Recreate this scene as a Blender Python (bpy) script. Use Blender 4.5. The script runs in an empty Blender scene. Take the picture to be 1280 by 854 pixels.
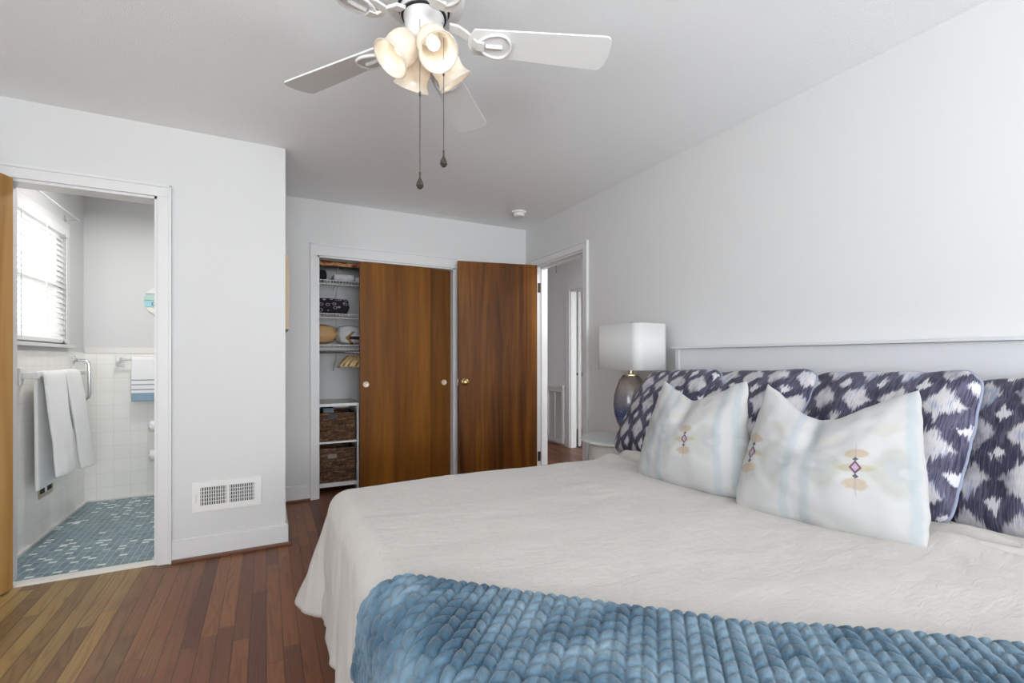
import bpy, bmesh, math, random
from mathutils import Vector, Matrix, Euler, noise as mnoise
random.seed(7)
sc = bpy.context.scene
COL = sc.collection
PI = math.pi
R = math.radians

# ------------------------------------------------------------------ camera, light, exposure
YAW = 27.5
cam_d = bpy.data.cameras.new('camera'); cam = bpy.data.objects.new('camera', cam_d); COL.objects.link(cam)
cam.location = (0, 0, 1.1406); cam.rotation_euler = (PI/2, 0, -R(YAW))
cam_d.sensor_width = 36; cam_d.lens = 589.57*36/1280; cam_d.shift_y = 22.34/1280; cam_d.clip_start = .03
sc.camera = cam
sc.view_settings.view_transform = 'Standard'; sc.view_settings.look = 'None'
sc.view_settings.exposure = 0.55; sc.view_settings.gamma = 1; sc.view_settings.use_curve_mapping = False
sc.cycles.diffuse_bounces = 7; sc.cycles.max_bounces = 12; sc.cycles.use_denoising = True
sc.cycles.sample_clamp_indirect = 6

w = bpy.data.worlds.new('sky'); sc.world = w; w.use_nodes = True
bg = w.node_tree.nodes['Background']; bg.inputs[0].default_value = (.93, .97, 1, 1); bg.inputs[1].default_value = 2.2

def area(name, loc, rot, sx, sy, power, col=(1, 1, 1)):
    l = bpy.data.lights.new(name, 'AREA'); l.shape = 'RECTANGLE'; l.size = sx; l.size_y = sy; l.energy = power; l.color = col
    o = bpy.data.objects.new(name, l); COL.objects.link(o); o.location = loc; o.rotation_euler = rot
    return o
# daylight entering by the two bedroom windows (behind and left of the camera) and the bathroom window; the hall gets an added, unseen fill light
# (window-sized areas; the bedroom pair is tilted steeply up to brighten the ceiling)
area('daylight_side_window', (-2.04, -.55, 1.30), (0, -R(134), 0), 1.5, 2.1, 35, (.93, .975, 1))
area('daylight_rear_window', (0.3, -2.89, 1.35), (R(147), 0, 0), 2.6, 1.4, 164, (.93, .975, 1))
area('daylight_bath_window', (-1.52, 4.06, 1.66), (0, -R(90), 0), .95, .95, 6, (.97, .985, 1))
area('hall_fill', (2.95, .9, 1.5), (R(96), 0, -R(18)), .8, 1.6, 14, (.97, .98, 1))

# ------------------------------------------------------------------ node helper
class NT:
    def __init__(s, name):
        s.m = bpy.data.materials.new(name); s.m.use_nodes = True
        s.t = s.m.node_tree; s.b = s.t.nodes['Principled BSDF']; s.L = s.t.links.new
    def put(s, sock, v):
        if isinstance(v, (int, float)): sock.default_value = v
        elif isinstance(v, (tuple, list)):
            v = tuple(v)
            if len(sock.default_value) == 4 and len(v) == 3: v = v+(1,)
            sock.default_value = v
        else: s.L(v, sock)
    def n(s, ty, **kw):
        nd = s.t.nodes.new(ty)
        for k, v in kw.items(): setattr(nd, k, v)
        return nd
    def coord(s, out='Object'): return s.n('ShaderNodeTexCoord').outputs[out]
    def geo(s, out): return s.n('ShaderNodeNewGeometry').outputs[out]
    def M(s, op, a, b=0.0, c=0.0):
        nd = s.n('ShaderNodeMath', operation=op); s.put(nd.inputs[0], a); s.put(nd.inputs[1], b); s.put(nd.inputs[2], c); return nd.outputs[0]
    def sep(s, v):
        nd = s.n('ShaderNodeSeparateXYZ'); s.L(v, nd.inputs[0]); return nd.outputs
    def comb(s, x, y, z=0.0):
        nd = s.n('ShaderNodeCombineXYZ'); s.put(nd.inputs[0], x); s.put(nd.inputs[1], y); s.put(nd.inputs[2], z); return nd.outputs[0]
    def scale(s, v, sc_):
        nd = s.n('ShaderNodeMapping'); s.L(v, nd.inputs[0]); nd.inputs['Scale'].default_value = sc_; return nd.outputs[0]
    def noise(s, v, scale=5, detail=3, rough=.5, dist=0.0, col=False):
        nd = s.n('ShaderNodeTexNoise'); s.L(v, nd.inputs['Vector']); nd.inputs['Scale'].default_value = scale
        nd.inputs['Detail'].default_value = detail; nd.inputs['Roughness'].default_value = rough; nd.inputs['Distortion'].default_value = dist
        return nd.outputs['Color' if col else 'Fac']
    def white(s, v):
        nd = s.n('ShaderNodeTexWhiteNoise', noise_dimensions='3D'); s.L(v, nd.inputs[0]); return nd.outputs['Value']
    def mix(s, f, a, b, mode='MIX'):
        nd = s.n('ShaderNodeMix', data_type='RGBA', blend_type=mode); s.put(nd.inputs[0], f); s.put(nd.inputs[6], a); s.put(nd.inputs[7], b); return nd.outputs[2]
    def ramp(s, f, stops, interp='LINEAR'):
        nd = s.n('ShaderNodeValToRGB'); s.L(f, nd.inputs[0]); cr = nd.color_ramp; cr.interpolation = interp
        while len(cr.elements) < len(stops): cr.elements.new(.5)
        for e, (p, c) in zip(cr.elements, stops):
            e.position = p; e.color = tuple(c)+(1,) if len(c) == 3 else c
        return nd.outputs[0]
    def sm(s, x, lo, hi):
        nd = s.n('ShaderNodeMapRange', interpolation_type='SMOOTHSTEP'); s.put(nd.inputs[0], x); nd.inputs[1].default_value = lo; nd.inputs[2].default_value = hi; return nd.outputs[0]
    def bump(s, h, strength=.3, dist=.01):
        nd = s.n('ShaderNodeBump'); nd.inputs['Strength'].default_value = strength; nd.inputs['Distance'].default_value = dist
        s.L(h, nd.inputs['Height']); s.L(nd.outputs[0], s.b.inputs['Normal'])
    def fin(s, col=None, rough=.5, **kw):
        if col is not None: s.put(s.b.inputs['Base Color'], col)
        s.put(s.b.inputs['Roughness'], rough)
        for k, v in kw.items(): s.put(s.b.inputs[k.replace('_', ' ')], v)
        return s.m

def srgb(r, g, b):
    f = lambda c: (c/255/12.92) if c/255 <= .04045 else ((c/255+.055)/1.055)**2.4
    return (f(r), f(g), f(b))

def simple(name, col, rough=.5, **kw):
    n = NT(name); nz = n.noise(n.coord(), 40, 2)
    c = n.mix(n.M('MULTIPLY', nz, .12), col, tuple(x*.8 for x in col))
    return n.fin(c, rough, **kw)

def wall_mat(name, col, bump=.05, sc_=180, rough=.6):
    n = NT(name); p = n.geo('Position')
    n.bump(n.noise(p, sc_, 3, .6), bump, .004)
    c = n.mix(n.M('MULTIPLY', n.noise(p, 1.5, 3), .06), col, tuple(x*.86 for x in col))
    return n.fin(c, rough)

def door_wood(name, a, b, c, seed=0., sx=1.):
    n = NT(name); o = n.coord()
    mp = n.n('ShaderNodeMapping'); n.L(o, mp.inputs[0]); mp.inputs['Location'].default_value = (seed*3.1, seed*1.7, seed)
    v = mp.outputs[0]
    broad = n.noise(n.scale(v, (3.4*sx, 3.4*sx, .28)), 1.6, 3, .55, .6)
    rings = n.noise(n.scale(v, (14, 14, .55)), 1.5, 4, .6, 1.2)
    fine = n.noise(n.scale(v, (240, 240, 5)), 1.0, 4, .7)
    fac = n.M('ADD', n.M('MULTIPLY', broad, .62), n.M('ADD', n.M('MULTIPLY', rings, .3), n.M('MULTIPLY', fine, .12)))
    col = n.ramp(fac, [(.36, a), (.52, b), (.68, c)])
    n.bump(fine, .06, .002)
    return n.fin(col, .45, Specular_IOR_Level=.18)

M = {}
M['wall'] = wall_mat('white_wall_paint', (.625, .625, .625))
M['ceiling'] = wall_mat('stippled_ceiling_paint', (.885, .90, .91), .6, 200, .8)
M['trim'] = simple('white_trim_paint', (.67, .67, .675), .4)
M['hallwall'] = wall_mat('grey_hall_paint', (.70, .70, .70))
M['white_plastic'] = simple('white_plastic', (.74, .74, .73), .35)
M['white_metal'] = simple('white_enamel', (.74, .74, .73), .35)
M['fan_white'] = simple('white_fan_paint', (.72, .72, .71), .35)
M['blade'] = simple('white_blade', (.74, .74, .73), .4)
M['dark'] = simple('dark_gap', (.02, .02, .025), .7)
M['brass'] = simple('brass', (.62, .44, .2), .28, Metallic=1.0)
M['oldbrass'] = simple('satin_brass', (.60, .50, .34), .35, Metallic=1.0)
M['nickel'] = simple('aged_nickel', (.62, .52, .40), .5, Metallic=.6)
M['bronze'] = simple('dark_bronze', (.06, .045, .03), .4, Metallic=.8)
M['chrome'] = simple('chrome', (.8, .8, .8), .12, Metallic=1.0)
M['chainmetal'] = simple('chain_metal', (.10, .095, .085), .4, Metallic=.6)
M['pendant'] = simple('dark_glass_pendant', (.035, .035, .025), .12)
M['oak_trim'] = simple('oak_shoe', srgb(104, 68, 48), .4)
M['bath_wood'] = door_wood('golden_birch_door', srgb(150, 105, 52), srgb(178, 134, 76), srgb(196, 154, 96), 2.3)
M['closet_wood'] = door_wood('amber_plywood_door', srgb(84, 48, 8), srgb(112, 68, 16), srgb(136, 86, 25), 0.4)
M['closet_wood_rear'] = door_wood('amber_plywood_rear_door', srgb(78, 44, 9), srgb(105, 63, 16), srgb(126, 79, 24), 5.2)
M['room_wood'] = door_wood('walnut_plywood_door', srgb(54, 27, 7), srgb(98, 57, 15), srgb(136, 86, 26), 1.6, 1.3)

def floor_mat():
    n = NT('oak_strip_floor'); p = n.geo('Position'); x, y, z = n.sep(p)
    W = .060
    xi = n.M('FLOOR', n.M('DIVIDE', x, W)); xf = n.M('FRACT', n.M('DIVIDE', x, W))
    off = n.M('MULTIPLY', n.white(n.comb(xi, 3.3, .5)), 7.0)
    yl = n.M('ADD', n.M('DIVIDE', y, .95), off)
    yi = n.M('FLOOR', yl); yf = n.M('FRACT', yl)
    rnd = n.white(n.comb(xi, yi, 1.5)); rnd2 = n.white(n.comb(xi, yi, 7.5))
    col = n.ramp(rnd, [(0, srgb(84, 50, 34)), (.3, srgb(104, 64, 44)), (.6, srgb(114, 70, 47)), (.85, srgb(126, 80, 50)), (1, srgb(138, 92, 56))])
    # boards paler and yellower towards the bathroom doorway
    pale_mask = n.M('MULTIPLY', n.sm(n.M('ADD', x, n.M('MULTIPLY', n.noise(p, 2.0, 2), .5)), .02, -.75), n.sm(y, 1.2, 2.3))
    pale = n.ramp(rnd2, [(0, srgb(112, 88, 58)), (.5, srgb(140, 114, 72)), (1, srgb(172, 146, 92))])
    col = n.mix(n.M('MULTIPLY', pale_mask, .95), col, pale)
    gv = n.comb(n.M('ADD', x, n.M('MULTIPLY', rnd, 13.)), n.M('ADD', y, n.M('MULTIPLY', rnd2, 29.)), 0.)
    g1 = n.noise(n.scale(gv, (34, 1.6, 1)), 1.0, 4, .55, 1.5)
    hgt = n.noise(n.scale(gv, (12, .8, 1)), 1.0, 1, .4)
    ring = n.M('ADD', n.M('MULTIPLY', n.M('SINE', n.M('ADD', n.M('MULTIPLY', hgt, 95.), n.M('MULTIPLY', g1, 5.))), .5), .5)
    g = n.M('ADD', n.M('MULTIPLY', g1, .55), n.M('MULTIPLY', ring, .38))
    col = n.mix(n.M('MULTIPLY', n.sm(g, .40, .85), .42), col, srgb(52, 30, 18))
    e1 = n.M('MINIMUM', xf, n.M('SUBTRACT', 1.0, xf)); e2 = n.M('MULTIPLY', n.M('MINIMUM', yf, n.M('SUBTRACT', 1.0, yf)), 15.)
    gap = n.sm(n.M('MINIMUM', e1, e2), .045, .0)
    col = n.mix(n.M('MULTIPLY', gap, .8), col, srgb(34, 22, 16))
    n.bump(n.M('SUBTRACT', n.M('MULTIPLY', g1, .12), gap), .25, .002)
    return n.fin(col, .38, Specular_IOR_Level=.35)
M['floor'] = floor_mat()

def mosaic_mat():
    n = NT('teal_mosaic_tile'); p = n.geo('Position'); x, y, z = n.sep(p)
    W, H = .036, .022
    xi = n.M('FLOOR', n.M('DIVIDE', x, W)); xf = n.M('FRACT', n.M('DIVIDE', x, W))
    yl = n.M('ADD', n.M('DIVIDE', y, H), n.M('MULTIPLY', n.M('FLOORED_MODULO', xi, 2.0), .5))
    yi = n.M('FLOOR', yl); yf = n.M('FRACT', yl)
    r = n.white(n.comb(xi, yi, 2.5)); r2 = n.white(n.comb(xi, yi, 9.5))
    col = n.ramp(r2, [(0, srgb(84, 108, 116)), (.5, srgb(104, 130, 138)), (1, srgb(122, 146, 154))])
    col = n.mix(n.sm(r, .925, .93), col, srgb(222, 226, 224))
    ex = n.M('MULTIPLY', n.M('MINIMUM', xf, n.M('SUBTRACT', 1.0, xf)), W)
    ey = n.M('MULTIPLY', n.M('MINIMUM', yf, n.M('SUBTRACT', 1.0, yf)), H)
    gx = n.sm(ex, .0022, .001); gy = n.sm(ey, .0012, .0004)
    col = n.mix(n.M('MAXIMUM', n.M('MULTIPLY', gx, .75), n.M('MULTIPLY', gy, .45)), col, srgb(186, 198, 200))
    return n.fin(col, .35)
M['mosaic'] = mosaic_mat()

def walltile_mat():
    n = NT('cream_square_tile'); p = n.geo('Position'); x, y, z = n.sep(p)
    T = .110
    def edge(c):
        f = n.M('FRACT', n.M('DIVIDE', c, T)); return n.M('MULTIPLY', n.M('MINIMUM', f, n.M('SUBTRACT', 1.0, f)), T)
    nx, ny, nz = n.sep(n.geo('Normal'))
    h = n.M('ADD', n.M('MULTIPLY', x, n.M('GREATER_THAN', n.M('ABSOLUTE', ny), .5)), n.M('MULTIPLY', y, n.M('GREATER_THAN', n.M('ABSOLUTE', nx), .5)))
    e = n.M('MINIMUM', edge(h), edge(n.M('ADD', z, .0)))
    g = n.sm(e, .0022, .0008)
    r = n.white(n.comb(n.M('FLOOR', n.M('DIVIDE', h, T)), n.M('FLOOR', n.M('DIVIDE', z, T)), .5))
    col = n.mix(n.M('MULTIPLY', r, .35), (.84, .825, .795), (.79, .775, .74))
    col = n.mix(n.M('MULTIPLY', g, .6), col, (.64, .62, .59))
    n.bump(n.M('SUBTRACT', 1.0, g), .3, .001)
    return n.fin(col, .22)
M['walltile'] = walltile_mat()

# ------------------------------------------------------------------ mesh helpers
def link(name, bm, mat, parent=None, smooth=False):
    me = bpy.data.meshes.new(name); bm.normal_update(); bm.to_mesh(me); bm.free()
    o = bpy.data.objects.new(name, me); COL.objects.link(o)
    for mm in (mat if isinstance(mat, (list, tuple)) else [mat]): me.materials.append(mm)
    if smooth:
        for p in me.polygons: p.use_smooth = True
    if parent is not None: o.parent = parent
    return o
def autosmooth(o, ang=40):
    me = o.data
    for p in me.polygons: p.use_smooth = True
    me.set_sharp_from_angle(angle=R(ang))
    return o
def tag(o, label, cat, group=None, kind=None):
    o['label'] = label; o['category'] = cat
    if group: o['group'] = group
    if kind: o['kind'] = kind
    return o
def empty(name, loc, label, cat, group=None, rz=0., kind=None):
    o = bpy.data.objects.new(name, None); COL.objects.link(o); o.empty_display_size = .05
    o.location = loc; o.rotation_euler = (0, 0, rz)
    return tag(o, label, cat, group, kind)
def box(bm, x0, y0, z0, x1, y1, z1, bev=0., seg=2, mat=None):
    r = bmesh.ops.create_cube(bm, size=1.0)
    vs = r['verts']
    bmesh.ops.scale(bm, vec=(abs(x1-x0), abs(y1-y0), abs(z1-z0)), verts=vs)
    bmesh.ops.translate(bm, vec=((x0+x1)/2, (y0+y1)/2, (z0+z1)/2), verts=vs)
    es = list({e for v in vs for e in v.link_edges})
    if bev > 0:
        g = bmesh.ops.bevel(bm, geom=es, offset=min(bev, .49*min(abs(x1-x0), abs(y1-y0), abs(z1-z0))), segments=seg, affect='EDGES', profile=.7)
        vs = list({v for f in g['faces'] for v in f.verts} | {v for v in vs if v.is_valid})
    if mat is not None: bmesh.ops.transform(bm, matrix=mat, verts=[v for v in vs if v.is_valid])
    return vs
def boxes(name, lst, mat, parent=None, bev=0.):
    bm = bmesh.new()
    for b in lst: box(bm, *b, bev=bev)
    return link(name, bm, mat, parent)
def lathe(bm, prof, seg=32, mtx=None, cap=True):
    rings = []
    for r_, z in prof:
        if r_ < 1e-6: rings.append([bm.verts.new((0, 0, z))])
        else: rings.append([bm.verts.new((r_*math.cos(2*PI*k/seg), r_*math.sin(2*PI*k/seg), z)) for k in range(seg)])
    for a, b in zip(rings, rings[1:]):
        for k in range(seg):
            k2 = (k+1) % seg
            if len(a) == 1 and len(b) == 1: continue
            if len(a) == 1: bm.faces.new((a[0], b[k2], b[k]))
            elif len(b) == 1: bm.faces.new((a[k], a[k2], b[0]))
            else: bm.faces.new((a[k], a[k2], b[k2], b[k]))
    if cap:
        if len(rings[0]) > 1: bm.faces.new(list(reversed(rings[0])))
        if len(rings[-1]) > 1: bm.faces.new(rings[-1])
    vs = [v for r_ in rings for v in r_]
    if mtx is not None: bmesh.ops.transform(bm, matrix=mtx, verts=vs)
    return vs
def tube(bm, pts, rad, seg=10, cap=True, closed=False):
    pts = [Vector(p) for p in pts]; n = len(pts); rings = []
    up = None
    for i, p in enumerate(pts):
        if closed: t = pts[(i+1) % n]-pts[i-1]
        else: t = (pts[min(i+1, n-1)]-pts[max(i-1, 0)])
        t.normalize()
        if up is None:
            up = Vector((0, 0, 1)) if abs(t.z) < .9 else Vector((1, 0, 0))
        a = up-t*up.dot(t)
        if a.length < 1e-5: a = Vector((1, 0, 0))-t*t.x
        a.normalize(); b = t.cross(a); up = a
        rr = rad[i] if isinstance(rad, (list, tuple)) else rad
        rings.append([bm.verts.new(p+a*rr*math.cos(2*PI*k/seg)+b*rr*math.sin(2*PI*k/seg)) for k in range(seg)])
    pairs = list(zip(rings, rings[1:]))
    if closed: pairs.append((rings[-1], rings[0]))
    for A, B in pairs:
        for k in range(seg):
            bm.faces.new((A[k], A[(k+1) % seg], B[(k+1) % seg], B[k]))
    if cap and not closed:
        bm.faces.new(list(reversed(rings[0]))); bm.faces.new(rings[-1])
def prism(bm, outline, axis_vec, mtx=None):
    vs = [bm.verts.new(Vector(p)) for p in outline]; f = bm.faces.new(vs)
    r = bmesh.ops.extrude_face_region(bm, geom=[f])
    nv = [g for g in r['geom'] if isinstance(g, bmesh.types.BMVert)]
    bmesh.ops.translate(bm, vec=axis_vec, verts=nv)
    bmesh.ops.recalc_face_normals(bm, faces=bm.faces)
    if mtx is not None: bmesh.ops.transform(bm, matrix=mtx, verts=vs+nv)
def fbm(p, o=3):
    return mnoise.fractal(Vector(p), 1.0, 2.0, o, noise_basis='PERLIN_ORIGINAL')
def struct(name, lst, mat, label, cat, bev=0.):
    return tag(boxes(name, lst, mat, None, bev), label, cat, kind='structure')

# ------------------------------------------------------------------ room dimensions
H = 2.44
XR, YB, YL, XC = 2.3165, 4.1484, 3.2277, .1036
XL, YN = -1.95, -2.80                    # unseen left and rear walls
T = .12
BX0, BX1 = -1.158, -.536                 # bathroom doorway
CX0, CX1 = .370, 1.556                   # closet opening
HY0, HY1 = 3.168, 3.945                  # hall doorway
BWX, BWY = -1.29, 4.90                   # bathroom window wall and end wall
CY = 4.84                                # closet rear wall
HX = 3.48                                # hall far wall

# setting: floors and ceilings
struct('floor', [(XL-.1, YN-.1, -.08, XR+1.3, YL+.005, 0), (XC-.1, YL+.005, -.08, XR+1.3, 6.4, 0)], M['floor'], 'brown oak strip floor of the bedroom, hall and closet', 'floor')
struct('floor_bathroom', [(BWX-.1, YL+.065, -.08, XC-.1, BWY+.1, .004)], M['mosaic'], 'teal mosaic bathroom floor with scattered white tiles', 'floor')
struct('ceiling', [(XL-.1, YN-.1, H, XR+.06, YB+.06, H+.1)], M['ceiling'], 'white stippled bedroom ceiling', 'ceiling')
struct('ceiling_hall', [(XR+.06, -.1, H, HX+1.6, 6.5, H+.1)], M['ceiling'], 'white hall ceiling beyond the open wooden door', 'ceiling')
struct('ceiling_closet', [(CX0-.12, YB+.06, H, XR+.06, CY+.1, H+.1)], M['wall'], 'closet ceiling above the wire shelves', 'ceiling')
struct('ceiling_bathroom', [(BWX-.1, YB+.06, H, CX0-.12, BWY+.1, H+.1)], M['ceiling'], 'white bathroom ceiling', 'ceiling')
# bedroom walls
struct('wall_bathroom_side', [(XL-.1, YL, 0, BX0, YL+T, H), (BX0, YL, 2.043, BX1, YL+T, H), (BX1, YL, 0, XC, YL+T, H)], M['wall'], 'white wall holding the bathroom doorway and the low vent', 'wall')
struct('wall_alcove', [(XC-T, YL+T, 0, XC, BWY+.1, H)], M['wall'], 'white return wall between bathroom and closet alcove', 'wall')
struct('wall_back', [(XC, YB, 0, CX0, YB+T, H), (CX0, YB, 1.99, CX1, YB+T, H), (CX1, YB, 0, XR+T, YB+T, H)], M['wall'], 'white far wall around the closet opening', 'wall')
struct('wall_right', [(XR, YN-.1, 0, XR+T, HY0, H), (XR, HY0, 2.045, XR+T, HY1, H), (XR, HY1, 0, XR+T, YB+T, H)], M['wall'], 'white wall behind the headboard', 'wall')
struct('wall_left', [(XL-.1, YN-.1, 0, XL, -1.65, H), (XL-.1, .55, 0, XL, YL, H), (XL-.1, -1.65, 0, XL, .55, .5), (XL-.1, -1.65, 2.10, XL, .55, H)], M['wall'], 'white bedroom wall left of the camera with a window', 'wall')
struct('wall_rear', [(XL, YN-.1, 0, -1.05, YN, H), (1.65, YN-.1, 0, XR, YN, H), (-1.05, YN-.1, 0, 1.65, YN, .75), (-1.05, YN-.1, 2.15, 1.65, YN, H)], M['wall'], 'white bedroom wall behind the camera with a window', 'wall')
# bathroom walls
struct('wall_bathroom_end', [(BWX-.1, BWY, 0, XC-T, BWY+.1, H)], M['wall'], 'white end wall of the bathroom', 'wall')
WY0, WY1, WZ0, WZ1 = 3.62, 4.50, 1.25, 2.07
struct('wall_bathroom_window', [(BWX-.1, YL+T, 0, BWX, WY0, H), (BWX-.1, WY1, 0, BWX, BWY, H), (BWX-.1, WY0, 0, BWX, WY1, WZ0), (BWX-.1, WY0, WZ1, BWX, WY1, H)], M['wall'], 'white bathroom wall with the blind covered window', 'wall')
TZ = 1.225
def tilepanel(name, lst, label):
    return struct(name, lst, M['walltile'], label, 'tile')
tilepanel('wall_tile_end', [(BWX+.012, BWY-.012, .004, XC-T-.001, BWY-.0005, TZ)], 'cream square tiles on the end wall of the bathroom')
tilepanel('wall_tile_window', [(BWX+.0005, YL+T+.001, .004, BWX+.012, BWY-.0005, TZ-.03)], 'cream square tiles under the bathroom window')
struct('trim_4', [(BWX+.012, BWY-.02, TZ-.035, XC-T-.001, BWY-.0115, TZ+.012), (BWX+.012, YL+T+.001, .004, BWX+.03, BWY-.012, .02), (BWX+.03, BWY-.03, .004, XC-T-.001, BWY-.012, .02)], simple('cream_glazed_cap', (.74, .72, .69), .25), 'cream glazed cap and foot strips of the bathroom tile', 'trim', .003)
# closet interior
struct('wall_closet', [(CX0-.12, CY, 0, XR+T, CY+.1, H), (CX0-.16, YB+T, 0, CX0-.10, CY, H), (XR, YB+T, 0, XR+T, CY, H)], M['wall'], 'white inside walls of the closet', 'wall')
# hall
DY0, DY1 = 4.15, 5.05
TH = .08
struct('wall_hall', [(HX, -.1, 0, HX+TH, DY0, H), (HX, DY1, 0, HX+TH, 6.5, H), (HX, DY0, 2.03, HX+TH, DY1, H)], M['hallwall'], 'grey far wall of the hall with a return grille', 'wall')
struct('wall_hall_end', [(XR+T, 6.4, 0, HX+1.5, 6.5, H), (XR+T+.001, YB+T, 0, XR+T+.06, 6.4, H)], M['hallwall'], 'grey end wall of the hall', 'wall')
struct('wall_far_room', [(HX+1.4, 3.5, 1.20, HX+1.5, 6.4, H)], wall_mat('blue_grey_paint', (.36, .38, .43)), 'blue grey upper wall in the room beyond the hall', 'wall')
struct('wainscot_far_room', [(HX+1.37, 3.5, 0, HX+1.5, 6.4, 1.16), (HX+1.34, 3.5, 1.16, HX+1.5, 6.4, 1.21), (HX+1.34, 3.5, 0, HX+1.37, 6.4, .14)], M['trim'], 'white wainscot and chair rail beyond the hall', 'wall', .004)
struct('floor_hall', [(XR+1.3, -.1, -.08, HX+1.6, 6.4, 0)], M['floor'], 'dark oak floor beyond the hall doorway', 'floor')

# trims: casings, baseboards
def casing_y(name, x0, x1, ztop, yface, sgn, wdt, label, wt=None, jamb=T):
    # casing on a wall whose face is y = yface, facing -y
    wt = wt or wdt
    d = .016; bm = bmesh.new()
    for (a, b) in ((x0-wdt, x0), (x1, x1+wdt)):
        box(bm, a, yface-d, 0, b, yface, ztop, bev=.004)
        e = a if a < x0 else b
        box(bm, (a if a < x0 else b-.014), yface-d-.007, 0, (a+.014 if a < x0 else b), yface-d+.004, ztop+wt, bev=.004)
    box(bm, x0-wdt, yface-d, ztop, x1+wdt, yface, ztop+wt, bev=.004)
    box(bm, x0-wdt, yface-d-.007, ztop+wt-.014, x1+wdt, yface-d+.004, ztop+wt, bev=.004)
    # jamb lining
    box(bm, x0-.001, yface-.001, 0, x0+.014, yface+jamb, ztop); box(bm, x1-.014, yface-.001, 0, x1+.001, yface+jamb, ztop)
    box(bm, x0, yface-.001, ztop-.014, x1, yface+jamb, ztop+.001)
    return tag(link(name, bm, M['trim']), label, 'door trim', kind='structure')
tr1 = casing_y('trim_1', BX0, BX1, 2.043, YL, 1, .066, 'white casing around the bathroom doorway')
boxes('strike_plate', [(BX1-.0155, YL+.012, .905, BX1-.0142, YL+.045, .965)], M['bronze'], tr1)
casing_y('trim_2', CX0, CX1, 1.99, YB, 1, .056, 'white casing around the closet opening', .095)
bm = bmesh.new()
d = .016
for (a, b) in ((HY0-.066, HY0), (HY1, HY1+.066)):
    box(bm, XR-d, a, 0, XR, b, 2.045, bev=.004)
    box(bm, XR-d-.007, (a if a < HY0 else b-.014), 0, XR-d+.004, (a+.014 if a < HY0 else b), 2.111, bev=.004)
box(bm, XR-d, HY0-.066, 2.045, XR, HY1+.066, 2.111, bev=.004)
box(bm, XR-d-.007, HY0-.066, 2.097, XR-d+.004, HY1+.066, 2.111, bev=.004)
box(bm, XR-.001, HY0-.001, 0, XR+T+.001, HY0+.014, 2.045); box(bm, XR-.001, HY1-.014, 0, XR+T+.001, HY1+.001, 2.045); box(bm, XR-.001, HY0, 2.031, XR+T+.001, HY1, 2.046)
box(bm, XR+.045, HY1-.026, 0, XR+.08, HY1-.014, 2.031); box(bm, XR+.045, HY0+.014, 0, XR+.08, HY0+.026, 2.031); box(bm, XR+.045, HY0+.014, 2.016, XR+.08, HY1-.014, 2.031)
tag(link('trim_3', bm, M['trim']), 'white casing and jamb of the hall doorway', 'door trim', kind='structure')
# hall door casing on far wall
bm = bmesh.new()
for (a, b) in ((DY0-.085, DY0), (DY1, DY1+.085)): box(bm, HX-.018, a, 0, HX, b, 2.115, bev=.004)
box(bm, HX-.018, DY0, 2.03, HX, DY1, 2.115, bev=.004)
box(bm, HX-.001, DY1-.016, 0, HX+TH+.001, DY1+.001, 2.03); box(bm, HX-.001, DY0-.001, 0, HX+TH+.001, DY0+.016, 2.03); box(bm, HX-.001, DY0, 2.014, HX+TH+.001, DY1, 2.031)
tag(link('trim_5', bm, M['trim']), 'white casing around the doorway across the hall', 'door trim', kind='structure')

def baseboard(name, lst_board, lst_shoe, label):
    o = tag(boxes(name, lst_board, M['trim'], None, .004), label, 'baseboard', kind='structure')
    if lst_shoe: boxes('shoe_moulding', lst_shoe, M['oak_trim'], o, .005)
    return o
baseboard('baseboard_left', [(BX1+.066, YL-.016, 0, XC+.016, YL, .118), (BX1+.066, YL-.010, .118, XC+.010, YL, .130), (XC, YL, 0, XC+.016, YB, .118)],
          [(BX1+.066, YL-.034, 0, XC+.034, YL-.016, .02), (XC+.016, YL-.016, 0, XC+.034, YB-.016, .02)], 'white baseboard under the low wall vent with oak shoe')
baseboard('baseboard_back', [(XC+.016, YB-.016, 0, CX0-.056, YB, .118), (XC+.016, YB-.010, .118, CX0-.056, YB, .130), (CX1+.056, YB-.016, 0, XR-.001, YB, .118)],
          [(XC+.036, YB-.034, 0, CX0-.056, YB-.016, .02)], 'white baseboard left of the closet with oak shoe')
baseboard('baseboard_right', [(XR-.016, YN, 0, XR, HY0-.066, .118)], [(XR-.034, YN, 0, XR-.016, HY0-.066, .02)], 'white baseboard behind bed and nightstand')
baseboard('baseboard_hall', [(HX-.016, DY1+.085, 0, HX, DY1+.12, .12), (HX-.016, 5.6, 0, HX, 6.4, .12)], None, 'white baseboard in the hall')
struct('trim_6', [(BX0, YL+.005, 0, BX1, YL+.065, .012)], simple('white_marble', (.74, .72, .68), .3), 'white marble threshold of the bathroom doorway', 'threshold', .004)

# windows of the bedroom that light it from behind the camera
def window_frame(name, axis, pos, a0, a1, z0, z1, label):
    bm = bmesh.new(); t = .05
    def bar(u0, u1, w0, w1):
        if axis == 'x': box(bm, pos-.03, u0, w0, pos+.03, u1, w1, bev=.003)
        else: box(bm, u0, pos-.03, w0, u1, pos+.03, w1, bev=.003)
    bar(a0, a0+t, z0, z1); bar(a1-t, a1, z0, z1); bar(a0+t, a1-t, z0, z0+t); bar(a0+t, a1-t, z1-t, z1)
    bar(a0+t, a1-t, (z0+z1)/2-.02, (z0+z1)/2+.02)
    return tag(link(name, bm, M['trim']), label, 'window', kind='structure')
window_frame('window_2', 'x', XL-.02, -1.65, .55, .5, 2.10, 'white sash window in the left bedroom wall')
window_frame('window_3', 'y', YN-.02, -1.05, 1.65, .75, 2.15, 'white sash window behind the camera')
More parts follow.
